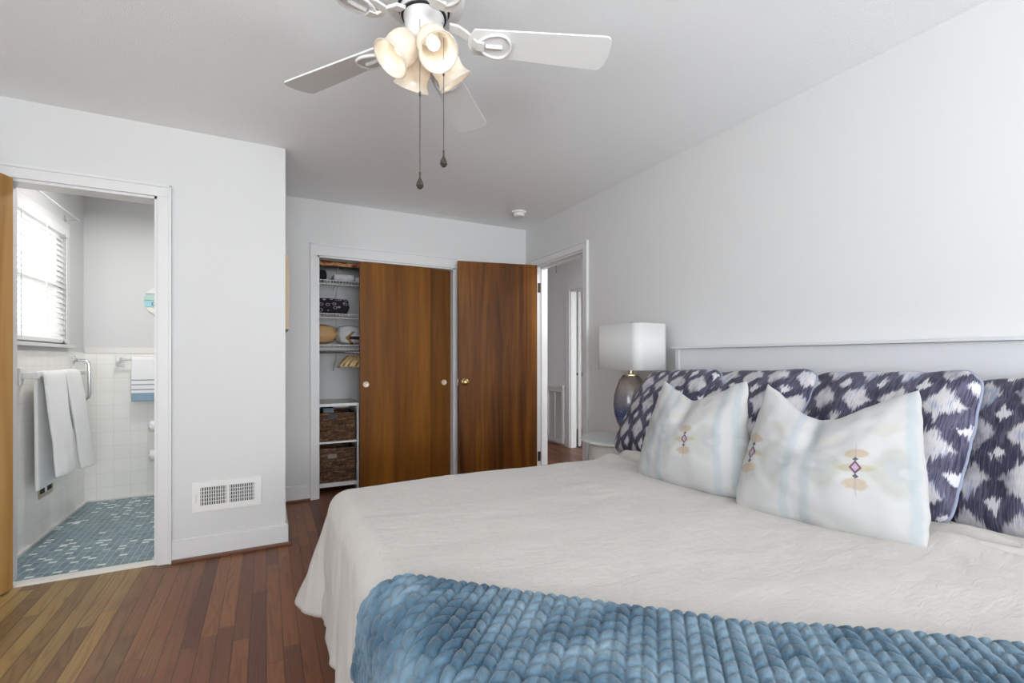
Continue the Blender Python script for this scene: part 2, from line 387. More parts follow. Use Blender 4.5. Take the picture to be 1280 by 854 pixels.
# bathroom window: frame, glass, sill
w1 = window_frame('window_1', 'x', BWX-.06, WY0, WY1, WZ0, WZ1, 'white bathroom window behind a slatted blind')
gn = NT('window_glass'); gn.fin((1, 1, 1), .0, Transmission_Weight=1.0, IOR=1.05)
boxes('pane', [(BWX-.064, WY0+.05, WZ0+.05, BWX-.058, WY1-.05, WZ1-.05)], gn.m, w1)
boxes('casing', [(BWX, WY1, WZ0-.02, BWX+.014, WY1+.055, WZ1+.055), (BWX, WY0-.055, WZ0-.02, BWX+.014, WY0, WZ1+.055), (BWX, WY0, WZ1, BWX+.014, WY1, WZ1+.055)], M['trim'], w1, .003)
boxes('sill', [(BWX-.09, WY0-.06, WZ0-.028, BWX+.045, WY1+.06, WZ0-.005)], M['trim'], w1, .004)

# ------------------------------------------------------------------ doors
def hinge(parent, x, y, z, rz):
    bm = bmesh.new(); lathe(bm, [(.0065, -.045), (.0065, .045)], 10); box(bm, -.022, -.002, -.045, .0, .002, .045)
    o = link('hinge', bm, M['bronze'], parent); o.location = (x, y, z); o.rotation_euler = (0, 0, rz); return o
def knob(parent, loc, rz, mat):
    bm = bmesh.new()
    lathe(bm, [(.032, 0), (.032, .004), (.024, .009), (.010, .012), (.010, .030), (.020, .036), (.0275, .046), (.0275, .054), (.020, .062), (.008, .064), (.006, .061), (0, .061)], 28, Matrix.Rotation(PI/2, 4, 'X'))
    o = link('door_knob', bm, mat, parent); autosmooth(o); o.location = loc; o.rotation_euler = (0, 0, rz); return o
def slab_door(name, p0, p1, z0, z1, th, mat, label):
    # p0 hinge end, p1 free end of the face turned to the room; thickness grows to the left of p0->p1
    v = Vector((p1[0]-p0[0], p1[1]-p0[1])); L = v.length; ang = math.atan2(v.y, v.x)
    bm = bmesh.new(); box(bm, 0, 0, z0, L, th, z1, bev=.002)
    o = link(name, bm, mat); o.location = (p0[0], p0[1], 0); o.rotation_euler = (0, 0, ang)
    tag(o, label, 'door', kind='structure'); return o, L
# bedroom door, standing open against the closet wall. local x from hinge to free edge, local -y = hidden side
d1, L = slab_door('door_1', (2.280, 3.862), (1.540, 4.018), .012, 2.036, -.035, M['room_wood'], 'dark walnut bedroom door standing open beside the closet')
knob(d1, (L-.062, 0, .935), PI, M['brass']); knob(d1, (L-.062, -.035, .935), 0, M['brass'])
boxes('latch_plate', [(L-.0005, -.03, .905, L+.002, -.006, .965)], M['oldbrass'], d1)
for z in (.22, 1.82): hinge(d1, -.012, .0, z, 0)
# bathroom door, swung far open into the bedroom at the left edge
ang = R(-106)
p0 = (-1.108, 3.198); Lb = .575
d2, L = slab_door('door_2', (p0[0], p0[1]), (p0[0]+Lb*math.cos(ang), p0[1]+Lb*math.sin(ang)), .012, 2.034, -.035, M['bath_wood'], 'golden wooden bathroom door at the left edge, swung open')
knob(d2, (L-.06, 0, .95), PI, M['brass']); knob(d2, (L-.06, -.035, .95), 0, M['brass'])
for z in (.2, 1.83): hinge(d2, -.010, -.035, z, 0)
# closet sliding doors
def sliding(name, x0, x1, y, mat, pull_x, label):
    bm = bmesh.new(); box(bm, x0, y, .012, x1, y+.03, 1.985, bev=.002)
    o = tag(link(name, bm, mat), label, 'door', kind='structure')
    bm = bmesh.new(); lathe(bm, [(.026, 0), (.026, .0012), (.023, .002), (.021, .0010), (0, .0008)], 28, Matrix.Rotation(PI/2, 4, 'X'))
    f = link('finger_pull', bm, M['nickel'], o); autosmooth(f); f.location = (pull_x, y, .925); return o
sliding('door_3', .708, 1.335, YB+.030, M['closet_wood'], .760, 'front sliding closet door in amber plywood')
sliding('door_4', .905, CX1-.015, YB+.072, M['closet_wood_rear'], 1.478, 'rear sliding closet door, partly behind the front one')
# white door across the hall, standing open inside the far room
bm = bmesh.new(); box(bm, 0, -.035, .012, .70, 0, 2.02, bev=.002)
for (z0, z1) in ((.2, .92), (1.08, 1.85)):
    box(bm, .1, -.003, z0, .60, .004, z1, bev=.003)
d5 = tag(link('door_5', bm, M['trim']), 'white panelled door standing open across the hall, dark knob showing', 'door', kind='structure')
d5.location = (HX+TH+.03, DY1-.016, 0); d5.rotation_euler = (0, 0, R(53))
knob(d5, (.64, -.035, .93), 0, M['bronze']); knob(d5, (.64, 0, .93), PI, M['bronze'])

# ------------------------------------------------------------------ bed
BZ = .640; XF, YF, YNR = .205, 1.955, -.03       # coverlet top, foot and far side
bed = empty('bed', (1.25, .96, 0), 'king bed with white headboard under a cream coverlet', 'bed')
def in_parent(o, parent):
    o.parent = parent; o.matrix_parent_inverse = Matrix.Translation(-parent.location); return o
mat_sheet = simple('white_mattress_ticking', (.7, .7, .68), .8)
bm = bmesh.new(); box(bm, .275, .035, .38, 2.235, 1.885, .617, bev=.05, seg=4); in_parent(autosmooth(link('mattress', bm, mat_sheet)), bed)
bm = bmesh.new(); box(bm, .285, .045, .16, 2.235, 1.875, .376, bev=.02); in_parent(link('box_spring', bm, simple('slate_blue_box_spring', (.16, .17, .22), .8)), bed)
bm = bmesh.new()
for (x, y) in ((.42, .2), (.42, 1.72), (1.25, .96), (2.1, .2), (2.1, 1.72)):
    bm2 = bmesh.new(); box(bm2, x-.025, y-.025, 0, x+.025, y+.025, .1595, bev=.004); in_parent(link('leg', bm2, M['bronze']), bed)
bm.free()
HB0, HB1, HBX = -.14, 2.140, 2.268
bm = bmesh.new(); box(bm, HBX, HB0, .0, XR-.02, HB1, 1.205, bev=.003)
box(bm, HBX-.006, HB1-.03, .0, HBX+.004, HB1, 1.205, bev=.002)
mat_hb = simple('white_headboard_paint', (.58, .59, .615), .4)
hb = in_parent(link('headboard', bm, mat_hb), bed)
bm = bmesh.new(); box(bm, HBX-.022, HB0-.02, 1.2055, XR-.003, HB1+.02, 1.218, bev=.003)
cp = link('headboard_ledge', bm, mat_hb); cp.parent = hb

def sstep(x, a, b):
    t = max(0., min(1., (x-a)/(b-a))); return t*t*(3-2*t)
RHO = .075
def fall(s, rho, flare):
    q = rho*PI/2
    if s <= q: return rho*math.sin(s/rho), rho*(1-math.cos(s/rho))
    return rho+flare*(s-q), rho+(s-q)*math.sqrt(max(.05, 1-flare*flare))
def drape(p, q, off=0., wr=True):
    """cloth laid over the mattress: p along the bed (x), q across it (y), off = height above the coverlet"""
    a = max(0., XF+RHO-p); b = max(0., q-(YF-RHO))
    s = max(a, b)
    x = max(p, XF+RHO); y = min(q, YF-RHO); z = BZ
    if s <= 0:
        return Vector((x, y, z+off))
    if a > 0 and b > 0:
        ph = (b/a)*PI/4 if b <= a else PI/2-(a/b)*PI/4
    else: ph = 0. if a > 0 else PI/2
    bell = math.sin(2*ph)**1.2 if 0 < ph < PI/2 else 0.
    fl = .05+.30*bell
    if wr: fl += .05*fbm((p*3, q*3, 4.))*(1 if s > .08 else 0)
    h, dr = fall(s, RHO, fl)
    th = min(1., s/(RHO*PI/2))*PI/2
    return Vector((x-math.cos(ph)*(h+off*math.sin(th)), y+math.sin(ph)*(h+off*math.sin(th)), z-dr+off*math.cos(th)))

def cov_wr(p, q):
    v = .0055*fbm((p*2.2, q*3.0, 1.))+.0022*fbm((p*5+2*q, q*11, 2.))+.0012*fbm((p*14, q*22, 5.))
    # loose gathers around the cushions at the head end
    g = sstep(p, 1.45, 1.7)
    v += g*.016*max(0, fbm((p*9+q*1.5, q*2.2, 9.)))
    loose = max(sstep(q, .74, .56), sstep(q, 1.66, 1.84))
    for (c, w_, h_, sl) in ((1.60, .020, .020, .16), (1.665, .011, .020, -.10), (1.715, .013, .026, .12), (1.775, .010, .018, -.05)):
        cc = c+sl*(q-.5)*(1 if q < 1 else -.3)+.012*math.sin(q*9+c*30)
        e = (p-cc)/w_
        ridge = math.exp(-e*e) if e > 0 else math.exp(-(e*.45)**2)      # steep on the head side, like a tucked fold
        v += h_*ridge*max(.35*sstep(fbm((q*2., c*5., 0.)), -.25, .3), loose)
    return v
P0 = XF+RHO-.50; NQ = 172
PL = [P0+(1.50-P0)*i/140 for i in range(140)]+[1.50+.40*i/90 for i in range(90)]+[1.90+.30*i/22 for i in range(23)]
NP = len(PL)-1
QL = [YNR+(YF-RHO+.455-YNR)*j/NQ for j in range(NQ+1)]
bm = bmesh.new(); grid = []
for p in PL:
    row = []
    for q in QL:
        a = max(0., XF+RHO-p); b = max(0., q-(YF-RHO)); s = max(a, b)
        off = cov_wr(p, q)
        if a > .06 or b > .06:
            off += .008*fbm((p*2, q*9 if a > b else p*9, 3.))*min(1, s*4)*(1.6 if not (a > 0 and b > 0) else 1)
            if b > a*.6: off += .0
        row.append(bm.verts.new(drape(p, q, off)))
    grid.append(row)
for i in range(NP):
    for j in range(NQ):
        bm.faces.new((grid[i][j], grid[i][j+1], grid[i+1][j+1], grid[i+1][j]))
bmesh.ops.reverse_faces(bm, faces=bm.faces)
def linen_mat(name, col, blue=False):
    n = NT(name); o = n.coord()
    weave = n.noise(n.scale(o, (1, 6, 1)), 160, 3, .7)
    crink = n.noise(n.scale(o, (1.4, 3.2, 1.4)), 13, 5, .65, .8)
    c = n.mix(n.M('MULTIPLY', weave, .14), col, tuple(x*.80 for x in col))
    n.bump(n.M('ADD', n.M('MULTIPLY', weave, .10), crink), .36, .013)
    return n.fin(c, .85, Sheen_Weight=.15)
M['linen'] = linen_mat('cream_linen', (.465, .440, .412))
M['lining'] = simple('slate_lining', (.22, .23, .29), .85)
cov = link('coverlet', bm, [M['linen'], M['lining']], None, True)
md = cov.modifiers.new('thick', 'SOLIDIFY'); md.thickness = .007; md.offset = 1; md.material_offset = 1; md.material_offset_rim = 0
tag(cov, 'cream quilted coverlet spread over the bed and hanging at its foot', 'coverlet')

# blue braided plush throw over the near foot corner
S = [(.10, 1.075), (.16, 1.085), (.235, 1.062), (.31, 1.017), (.375, .950), (.49, .842), (.60, .742), (.69, .655), (.78, .560), (.86, .515), (.98, .432), (1.13, .315), (1.33, .160), (1.5, .03)]
cum = [0.]
for a, b in zip(S, S[1:]): cum.append(cum[-1]+math.hypot(b[0]-a[0], b[1]-a[1]))
def spt(s):
    s = max(0, min(cum[-1]-1e-6, s))
    for k in range(len(S)-1):
        if s <= cum[k+1]:
            t = (s-cum[k])/(cum[k+1]-cum[k]); return S[k][0]+(S[k+1][0]-S[k][0])*t, S[k][1]+(S[k+1][1]-S[k][1])*t
def spts(s):
    pts = [spt(s+d_) for d_ in (-.03, -.015, 0, .015, .03)]
    return sum(p[0] for p in pts)/5, sum(p[1] for p in pts)/5
HW, LP = .0240, .0305
def blanket_h(s, t):
    k = math.floor(s/HW); x = s/HW-k
    sg = 1 if k % 2 == 0 else -1
    u = (t+(.021*x if sg > 0 else .021*(1-x))+.004*fbm((s*20, t*20, 0)))/LP
    y = u-math.floor(u)
    hx = (1-abs(2*x-1)**3.4); hy = (1-abs(2*y-1)**4.2)
    edge = min(1, min(t, cum[-1])/.012)
    return (.0125*(max(0, hx)**.55)*(max(0, hy)**.6)+.0012*fbm((s*90, t*90, 1.)))*(.25+.75*edge)
DS, DT = .0034, .0034
NS, NTT = int(cum[-1]/DS), int(.62/DT)
bm = bmesh.new(); grid = []
for i in range(NS+1):
    s = i*DS; px, py = spts(s)
    f = sstep(s, 0, .42)
    ang = math.atan2(-.12, -1)*(1-f)+math.atan2(-.73, -.69)*f
    ang = -PI+.13*(1-f)+.80*f
    cx, cy = math.cos(ang), math.sin(ang)
    col = []
    for j in range(NTT+1):
        t = j*DT; h = blanket_h(s, t)
        p, q = px+cx*t, py+cy*t
        se = min(1, s/.012)
        pp = max(p, -.42)
        if q < YNR+.02: q = YNR+.02
        col.append(bm.verts.new(drape(pp, q, .010+.5*cov_wr(pp, q)+.008*sstep(s*t, 0, .001)+h*(.3+.7*se), False)))
    grid.append(col)
for i in range(NS):
    for j in range(NTT):
        vs = (grid[i][j], grid[i][j+1], grid[i+1][j+1], grid[i+1][j])
        try: bm.faces.new(vs)
        except ValueError: pass
def plush_mat():
    n = NT('blue_plush'); p = n.geo('Position')
    big = n.noise(p, 7, 3, .6, .4); fine = n.noise(p, 260, 3, .7)
    col = n.ramp(big, [(.30, srgb(118, 140, 154)), (.45, srgb(92, 117, 134)), (.56, srgb(64, 92, 111)), (.68, srgb(40, 70, 90))])
    col = n.mix(n.M('MULTIPLY', fine, .25), col, srgb(44, 70, 90))
    n.bump(fine, .5, .004)
    return n.fin(col, .9, Sheen_Weight=.25, Sheen_Roughness=.4)
bl = link('throw_blanket', bm, plush_mat(), None, True)
md = bl.modifiers.new('thick', 'SOLIDIFY'); md.thickness = .008; md.offset = -1
tag(bl, 'blue braided plush throw laid across the near foot corner of the bed', 'blanket')

# ------------------------------------------------------------------ pillows
def ikat_mat():
    n = NT('ikat_linen'); uv = n.coord('UV'); x, y, z = n.sep(uv)
    # uv in metres; threads run along v, dyed bundles shift up and down against each other
    fine = n.M('SUBTRACT', n.noise(n.scale(uv, (420, 7, 1)), 1.0, 2, .7), .5)
    bund = n.M('SUBTRACT', n.noise(n.scale(uv, (110, 6, 1)), 1.0, 1, .5), .5)
    wob = n.M('SUBTRACT', n.noise(n.scale(uv, (16, 11, 1)), 1.0, 3, .6), .5)
    wob2 = n.M('SUBTRACT', n.noise(n.scale(uv, (15, 12, 1)), 1.7, 3, .6), .5)
    u = n.M('ADD', x, n.M('MULTIPLY', wob, .045))
    v = n.M('ADD', y, n.M('ADD', n.M('ADD', n.M('MULTIPLY', fine, .060), n.M('MULTIPLY', bund, .050)), n.M('MULTIPLY', wob2, .045)))
    A, B = .128, .150
    fu = n.M('ABSOLUTE', n.M('SUBTRACT', n.M('FRACT', n.M('DIVIDE', u, A)), .5)); fv = n.M('ABSOLUTE', n.M('SUBTRACT', n.M('FRACT', n.M('DIVIDE', v, B)), .5))
    d_ = n.M('ADD', n.M('MULTIPLY', fu, 2.0), n.M('MULTIPLY', fv, 2.0))      # 0 at the small diamond .. 2 at the large pale patch
    patch = n.noise(n.scale(uv, (9, 6, 1)), 1.0, 3, .6); str_ = n.noise(n.scale(uv, (260, 12, 1)), 1.0, 3, .65)
    light = n.ramp(n.M('ADD', n.M('MULTIPLY', patch, .75), n.M('MULTIPLY', str_, .25)), [(.38, srgb(120, 116, 128)), (.46, srgb(168, 166, 172)), (.53, srgb(184, 180, 182)), (.60, srgb(142, 150, 174)), (.68, srgb(176, 176, 184))])
    navy = n.mix(n.sm(n.M('ADD', n.M('MULTIPLY', str_, .6), n.M('MULTIPLY', patch, .4)), .42, .66), srgb(30, 29, 52), srgb(96, 94, 116))
    cen = n.sm(d_, .42, .28); outer = n.sm(d_, 1.06, 1.30)
    col = n.mix(n.M('MAXIMUM', cen, outer), navy, n.mix(cen, light, srgb(188, 187, 192)))
    col = n.mix(n.M('MULTIPLY', n.sm(str_, .52, .66), .35), col, srgb(70, 68, 92))
    n.bump(n.noise(n.scale(uv, (500, 120, 1)), 1.0, 2), .25, .002)
    return n.fin(col, .85, Sheen_Weight=.1)
def water_mat():
    n = NT('watercolour_linen'); uv = n.coord('UV'); x, y, z = n.sep(uv)
    wob = n.M('SUBTRACT', n.noise(uv, 22, 3, .6), .5)
    wx = n.M('ADD', x, n.M('MULTIPLY', wob, .025)); wy = n.M('ADD', y, n.M('MULTIPLY', wob, .025))
    base = n.mix(n.M('MULTIPLY', n.noise(uv, 300, 2), .2), (.40, .395, .395), (.355, .35, .35))
    P = .315
    fx = n.M('SUBTRACT', n.M('FRACT', n.M('DIVIDE', wx, P)), .5)          # repeat, motif at 0
    X = n.M('MULTIPLY', fx, P)
    rx = n.M('MULTIPLY', n.M('SUBTRACT', n.M('FRACT', n.M('DIVIDE', x, P)), .5), P)
    ax = n.M('ABSOLUTE', X)
    def ell(cx, cy, a, b, soft=.35, src=None):
        e = n.M('ADD', n.M('POWER', n.M('DIVIDE', n.M('SUBTRACT', ax if src is None else src, cx), a), 2.0), n.M('POWER', n.M('DIVIDE', n.M('SUBTRACT', wy, cy), b), 2.0))
        return n.sm(e, 1.0+soft, 1.0-soft)
    col = base
    def lay(mask, k, c):
        nonlocal col
        col = n.mix(n.M('MULTIPLY', mask, k), col, tuple(q*.495 for q in c))
    lay(ell(.088, .0, .046, .080, .4), .62, srgb(206, 210, 202))
    lay(ell(.050, .0, .024, .034, .5), .45, srgb(212, 212, 200))
    lay(ell(.075, .14, .03, .020, .6), .30, srgb(226, 216, 194))
    lay(ell(.095, .006, .028, .034, .6), .45, srgb(200, 203, 214))
    lay(ell(.118, .0, .020, .015, .5), .6, srgb(234, 230, 230))
    lay(n.sm(n.M('ABSOLUTE', n.M('SUBTRACT', ax, .128)), .020, .006), .42, srgb(184, 206, 218))
    lay(n.sm(n.M('ABSOLUTE', n.M('SUBTRACT', wx, .0)), .006, .002), .0, srgb(200, 190, 170))
    lay(ell(.0, .056, .030, .018), .62, srgb(214, 184, 142)); lay(ell(.0, -.056, .030, .018), .62, srgb(214, 184, 142))
    lay(ell(.0, .0, .048, .012), .6, srgb(208, 196, 148))
    lay(n.M('MULTIPLY', n.sm(n.M('ABSOLUTE', rx), .003, .0012), n.sm(n.M('ABSOLUTE', y), .105, .08)), .3, srgb(150, 160, 180))
    dm = n.M('ADD', n.M('DIVIDE', n.M('ABSOLUTE', rx), .0155), n.M('DIVIDE', n.M('ABSOLUTE', y), .025))
    lay(n.sm(dm, 1.05, .95), .95, srgb(120, 70, 108)); lay(n.sm(dm, .66, .56), 1.0, srgb(212, 190, 216))
    tp = n.M('ADD', n.M('DIVIDE', n.M('ABSOLUTE', rx), .008), n.M('DIVIDE', n.M('ABSOLUTE', n.M('SUBTRACT', n.M('ABSOLUTE', y), .031)), .008))
    lay(n.sm(tp, 1.1, .9), .9, srgb(76, 76, 92))
    n.bump(n.M('ADD', n.M('MULTIPLY', n.noise(uv, 420, 2), .3), n.noise(uv, 14, 4, .6)), .25, .006)
    return n.fin(col, .85, Sheen_Weight=.1)
M['ikat'] = ikat_mat(); M['water'] = water_mat()
M['piping'] = simple('pale_blue_piping', srgb(132, 138, 160), .8)

def pillow(name, w_, h_, t_, centre, lean, yaw, roll, mat, uoff, voff, label, cat, group, chop=0., k=.05, seed=0., pipe=None, N=54, chopx=0., pw=.42, nar=0., rnd=.16):
    W = Vector((0, -1, 0)); 
    bm = bmesh.new(); uvl = bm.loops.layers.uv.new('UVMap')
    def pos(u, v, side):
        x = w_/2*u*(1-k*(1-v*v))*(1-nar*sstep(v, -.9, 1.)); y = h_/2*v*(1-k*(1-u*u))
        x *= 1-rnd*.5*(abs(v)**7)*(abs(u)**7); y *= 1-rnd*.5*(abs(u)**7)*(abs(v)**7)
        dd = abs(u-chopx)/(1+(chopx if u < chopx else -chopx)); dip = chop*(1-math.sqrt(dd*dd+.02)+.01)*sstep(v, -.7, 1.15)
        y -= dip*h_
        tt = t_/2*(max(0, (1-u**2))*max(0, (1-v**2)))**pw
        tt *= 1-1.5*chop*math.exp(-((u-chopx)/.12)**2)*sstep(v, -.1, .9)
        # the lower part bulges more: filling settles
        tt *= 1.08-.16*v
        nz = .010*fbm((u*1.6+seed, v*1.6, side*3.+seed))+.004*fbm((u*4+seed, v*4, side*7.))
        rim = min(1, ((1-u*u)*(1-v*v))*4)
        return Vector((x+.006*fbm((v*3, seed, 1.)), y+.006*fbm((u*3, seed, 2.)), side*(tt+nz*rim)))
    fr = []
    for side in (1, -1):
        g = [[None]*(N+1) for _ in range(N+1)]
        for i in range(N+1):
            for j in range(N+1):
                # denser near rim
                u = math.sin((2*i/N-1)*PI/2); v = math.sin((2*j/N-1)*PI/2)
                if side == -1 and (i in (0, N) or j in (0, N)): g[i][j] = fr[0][i][j]
                else: g[i][j] = bm.verts.new(pos(u, v, side))
        fr.append(g)
        for i in range(N):
            for j in range(N):
                vs = (g[i][j], g[i+1][j], g[i+1][j+1], g[i][j+1])
                ids = ((i, j), (i+1, j), (i+1, j+1), (i, j+1))
                if side == -1: vs = vs[::-1]; ids = ids[::-1]
                f = bm.faces.new(vs)
                for lp, (a, b) in zip(f.loops, ids):
                    u = math.sin((2*a/N-1)*PI/2); v = math.sin((2*b/N-1)*PI/2)
                    lp[uvl].uv = (w_/2*u+uoff, h_/2*v+voff)
    rimpts = None
    if pipe:
        idx = [(i, 0) for i in range(N)]+[(N, j) for j in range(N)]+[(i, N) for i in range(N, 0, -1)]+[(0, j) for j in range(N, 0, -1)]
        rimpts = [fr[0][i][j].co.copy() for (i, j) in idx]
    o = link(name, bm, mat, None, True)
    # local x -> width axis (-y world), local y -> up along the lean, local z -> face normal
    base = Matrix(((0, math.sin(lean), -math.cos(lean), 0), (-1, 0, 0, 0), (0, math.cos(lean), math.sin(lean), 0), (0, 0, 0, 1)))
    o.matrix_world = Matrix.Translation(centre) @ Matrix.Rotation(yaw, 4, 'Z') @ base @ Matrix.Rotation(roll, 4, 'Z')
    tag(o, label, cat, group)
    if pipe:
        bm = bmesh.new(); tube(bm, rimpts, .0050, 8, closed=True)
        link('piping', bm, pipe, o, True)
    return o
EU = dict(t_=.17, mat=M['ikat'], cat='pillow', group='navy ikat pillows along the headboard', k=.03, pipe=M['piping'])
for i, (xc, yc, zc, ln, yw, rl, ww, hh, lab) in enumerate((
        (1.898, 1.868, .853, 33, -7, 3.3, .585, .548, 'navy ikat square pillow nearest the bedside lamp'),
        (1.905, 1.433, .866, 36, -7, 3.9, .600, .548, 'navy ikat square pillow standing behind the gap between the two white cushions'),
        (1.925, .915, .858, 27, -7, 2.5, .585, .535, 'navy ikat square pillow directly behind the larger front white cushion'),
        (1.975, .419, .872, 31, -6, 7.0, .575, .530, 'navy ikat square pillow cut off by the right edge of the photo'))):
    pillow('ikat_pillow', w_=ww, h_=hh, centre=Vector((xc, yc, zc)), lean=R(ln), yaw=R(yw), roll=R(rl), uoff=.31*i+.05, voff=.09*i, label=lab, seed=i*3.3, rnd=.22, **EU)
pillow('throw_cushion', .492, .440, .165, Vector((1.507, 1.329, .850)), R(17), R(5), R(2.1), M['water'], .1275, .022, 'smaller looking white watercolour cushion nearer the bedside lamp', 'cushion', 'white watercolour cushions', chop=.24, k=.0, seed=11., chopx=-.1, pw=.58, nar=.2, rnd=.08)
pillow('throw_cushion', .505, .465, .175, Vector((1.560, .855, .846)), R(23), R(14), R(-.2), M['water'], .0575, .036, 'larger white watercolour cushion in front, two purple diamonds showing', 'cushion', 'white watercolour cushions', chop=.33, k=.0, seed=17., chopx=-.16, pw=.58, nar=.15, rnd=.08)

# ------------------------------------------------------------------ nightstand and lamp
NX, NY, NZ = 2.035, 2.385, .635
ns = empty('nightstand', (NX, NY, 0), 'round white nightstand with a glass top under the blue lamp', 'nightstand')
mat_ns = simple('ivory_paint', (.74, .74, .71), .35)
bm = bmesh.new(); lathe(bm, [(0, NZ-.030), (.23, NZ-.030), (.250, NZ-.024), (.258, NZ-.014), (.258, NZ-.008), (.250, NZ-.006), (0, NZ-.006)], 64); autosmooth(link('tabletop', bm, mat_ns, ns))
gl = NT('table_glass'); gl.fin((.80, .86, .85), .05, Transmission_Weight=.35)
bm = bmesh.new(); lathe(bm, [(0, NZ-.0055), (.254, NZ-.0055), (.256, NZ-.003), (.254, NZ), (0, NZ)], 64); autosmooth(link('glass_top', bm, gl.m, ns))
bm = bmesh.new(); lathe(bm, [(.19, NZ-.13), (.20, NZ-.125), (.20, NZ-.030), (.185, NZ-.030), (.185, NZ-.13)], 48, cap=False); autosmooth(link('apron', bm, mat_ns, ns))
for k in range(4):
    a = R(45+90*k); bm = bmesh.new()
    tube(bm, [(.178*math.cos(a), .178*math.sin(a), NZ-.031), (.18*math.cos(a), .18*math.sin(a), .45), (.172*math.cos(a), .172*math.sin(a), .2), (.20*math.cos(a), .20*math.sin(a), .0)], [.026, .022, .017, .015], 12)
    link('leg', bm, mat_ns, ns, True)
LX, LY = 2.085, 2.345
lamp = empty('table_lamp', (LX, LY, NZ+.0005), 'bedside lamp with smoky blue glass body and white rounded box shade', 'lamp')
bm = bmesh.new(); box(bm, -.062, -.062, 0, .062, .062, .030, bev=.003); link('base', bm, M['oldbrass'], lamp)
def glaze():
    n = NT('reactive_glaze'); o = n.coord(); x, y, z = n.sep(o)
    f = n.M('ADD', n.M('DIVIDE', n.M('SUBTRACT', z, .03), .37), n.M('MULTIPLY', n.M('SUBTRACT', n.noise(o, 9, 4), .5), .22))
    col = n.ramp(f, [(.12, srgb(36, 50, 92)), (.36, srgb(64, 78, 116)), (.56, srgb(106, 102, 112)), (.82, srgb(124, 114, 108)), (1, srgb(104, 94, 84))])
    sp = n.noise(o, 130, 3, .7); col = n.mix(n.M('MULTIPLY', n.sm(sp, .5, .7), .4), col, srgb(168, 158, 150))
    return n.fin(col, .12, Coat_Weight=.5)
bm = bmesh.new(); lathe(bm, [(0, .030), (.045, .030), (.062, .045), (.085, .09), (.104, .15), (.112, .21), (.109, .27), (.097, .325), (.078, .37), (.056, .395), (.05, .400), (0, .400)], 48)
autosmooth(link('body', bm, glaze(), lamp), 60)
bm = bmesh.new(); lathe(bm, [(.054, .4005), (.054, .408), (.02, .410), (.015, .415), (.015, .478), (.02, .480), (.02, .55), (0, .55)], 24); autosmooth(link('neck', bm, M['oldbrass'], lamp))
def rrect(hx, hy, r_, seg=8):
    pts = []
    for (cx, cy, a0) in ((hx-r_, hy-r_, 0), (-hx+r_, hy-r_, 90), (-hx+r_, -hy+r_, 180), (hx-r_, -hy+r_, 270)):
        for k in range(seg+1):
            a = R(a0+90*k/seg); pts.append((cx+r_*math.cos(a), cy+r_*math.sin(a)))
    return pts
bm = bmesh.new(); z0, z1 = .438, .725
o1 = rrect(.130, .205, .055)
ra = [bm.verts.new((x, y, z0)) for x, y in o1]; rb = [bm.verts.new((x, y, z1)) for x, y in o1]
for k in range(len(o1)): bm.faces.new((ra[k], ra[(k+1) % len(o1)], rb[(k+1) % len(o1)], rb[k]))
shn = NT('white_shade_linen'); shn.bump(shn.noise(shn.scale(shn.coord(), (1, 1, 1)), 300, 2), .1, .002); shn.fin((.62, .62, .615), .8)
sh = autosmooth(link('lamp_shade', bm, shn.m, lamp)); md = sh.modifiers.new('t', 'SOLIDIFY'); md.thickness = .004
bm = bmesh.new(); tube(bm, [(-.128, 0, .71), (.128, 0, .71)], .003, 8); tube(bm, [(0, -.203, .71), (0, .203, .71)], .003, 8); link('shade_spider', bm, M['oldbrass'], lamp)
bm = bmesh.new(); lathe(bm, [(.004, .55), (.004, .722), (.012, .724), (.012, .730), (.005, .734), (.008, .742), (0, .746)], 16); autosmooth(link('finial', bm, M['oldbrass'], lamp))

# ------------------------------------------------------------------ ceiling fan
FX, FY = .466, 1.531
fan = empty('ceiling_fan', (FX, FY, H), 'white five blade ceiling fan with four lit frosted glass shades', 'ceiling fan')
def fz(z): return z-H
bm = bmesh.new(); lathe(bm, [(0, 0), (.085, 0), (.085, -.02), (.075, -.035), (.095, -.05), (.125, -.07), (.135, -.09), (.130, -.118), (.105, -.132), (0, -.132)], 48); autosmooth(link('motor_housing', bm, M['fan_white'], fan))
bm = bmesh.new(); lathe(bm, [(0, -.1325), (.086, -.1325), (.086, -.137), (0, -.137)], 40); lathe(bm, [(0, -.1565), (.0745, -.1565), (.0745, -.1610), (0, -.1610)], 40); link('dark_seam', bm, M['dark'], fan)
bm = bmesh.new(); lathe(bm, [(0, -.1375), (.078, -.1375), (.078, -.156), (0, -.156)], 40); autosmooth(link('hub_plate', bm, M['fan_white'], fan))
bm = bmesh.new(); lathe(bm, [(0, -.1615), (.067, -.1615), (.067, -.168), (.064, -.172), (.062, -.205), (.055, -.222), (.035, -.236), (.018, -.245), (.012, -.262), (0, -.264)], 40); autosmooth(link('switch_housing', bm, M['fan_white'], fan))
PH = .914
def blade_bm():
    bm = bmesh.new()
    out = []
    r0, r1 = .168, .640
    for k in range(13):
        t = k/12; x = r0+(r1-.030-r0)*t; out.append((x, .050+.020*t))
    for k in range(1, 6):
        a = PI/2*(1-k/6.); out.append((r1-.030+.024*math.cos(a), .044+.026*math.sin(a)))
    out.append((r1-.002, .022)); out.append((r1, 0.0005))
    full = out+[(x, -y) for x, y in reversed(out)]
    # rounded root
    root = [(r0-.022*math.sin(PI*k/6), -.050+.100*k/6) for k in range(1, 6)]
    pts = [(x, y, 0) for x, y in full]+[(x, y, 0) for x, y in root]
    prism(bm, pts, (0, 0, .006))
    return bm
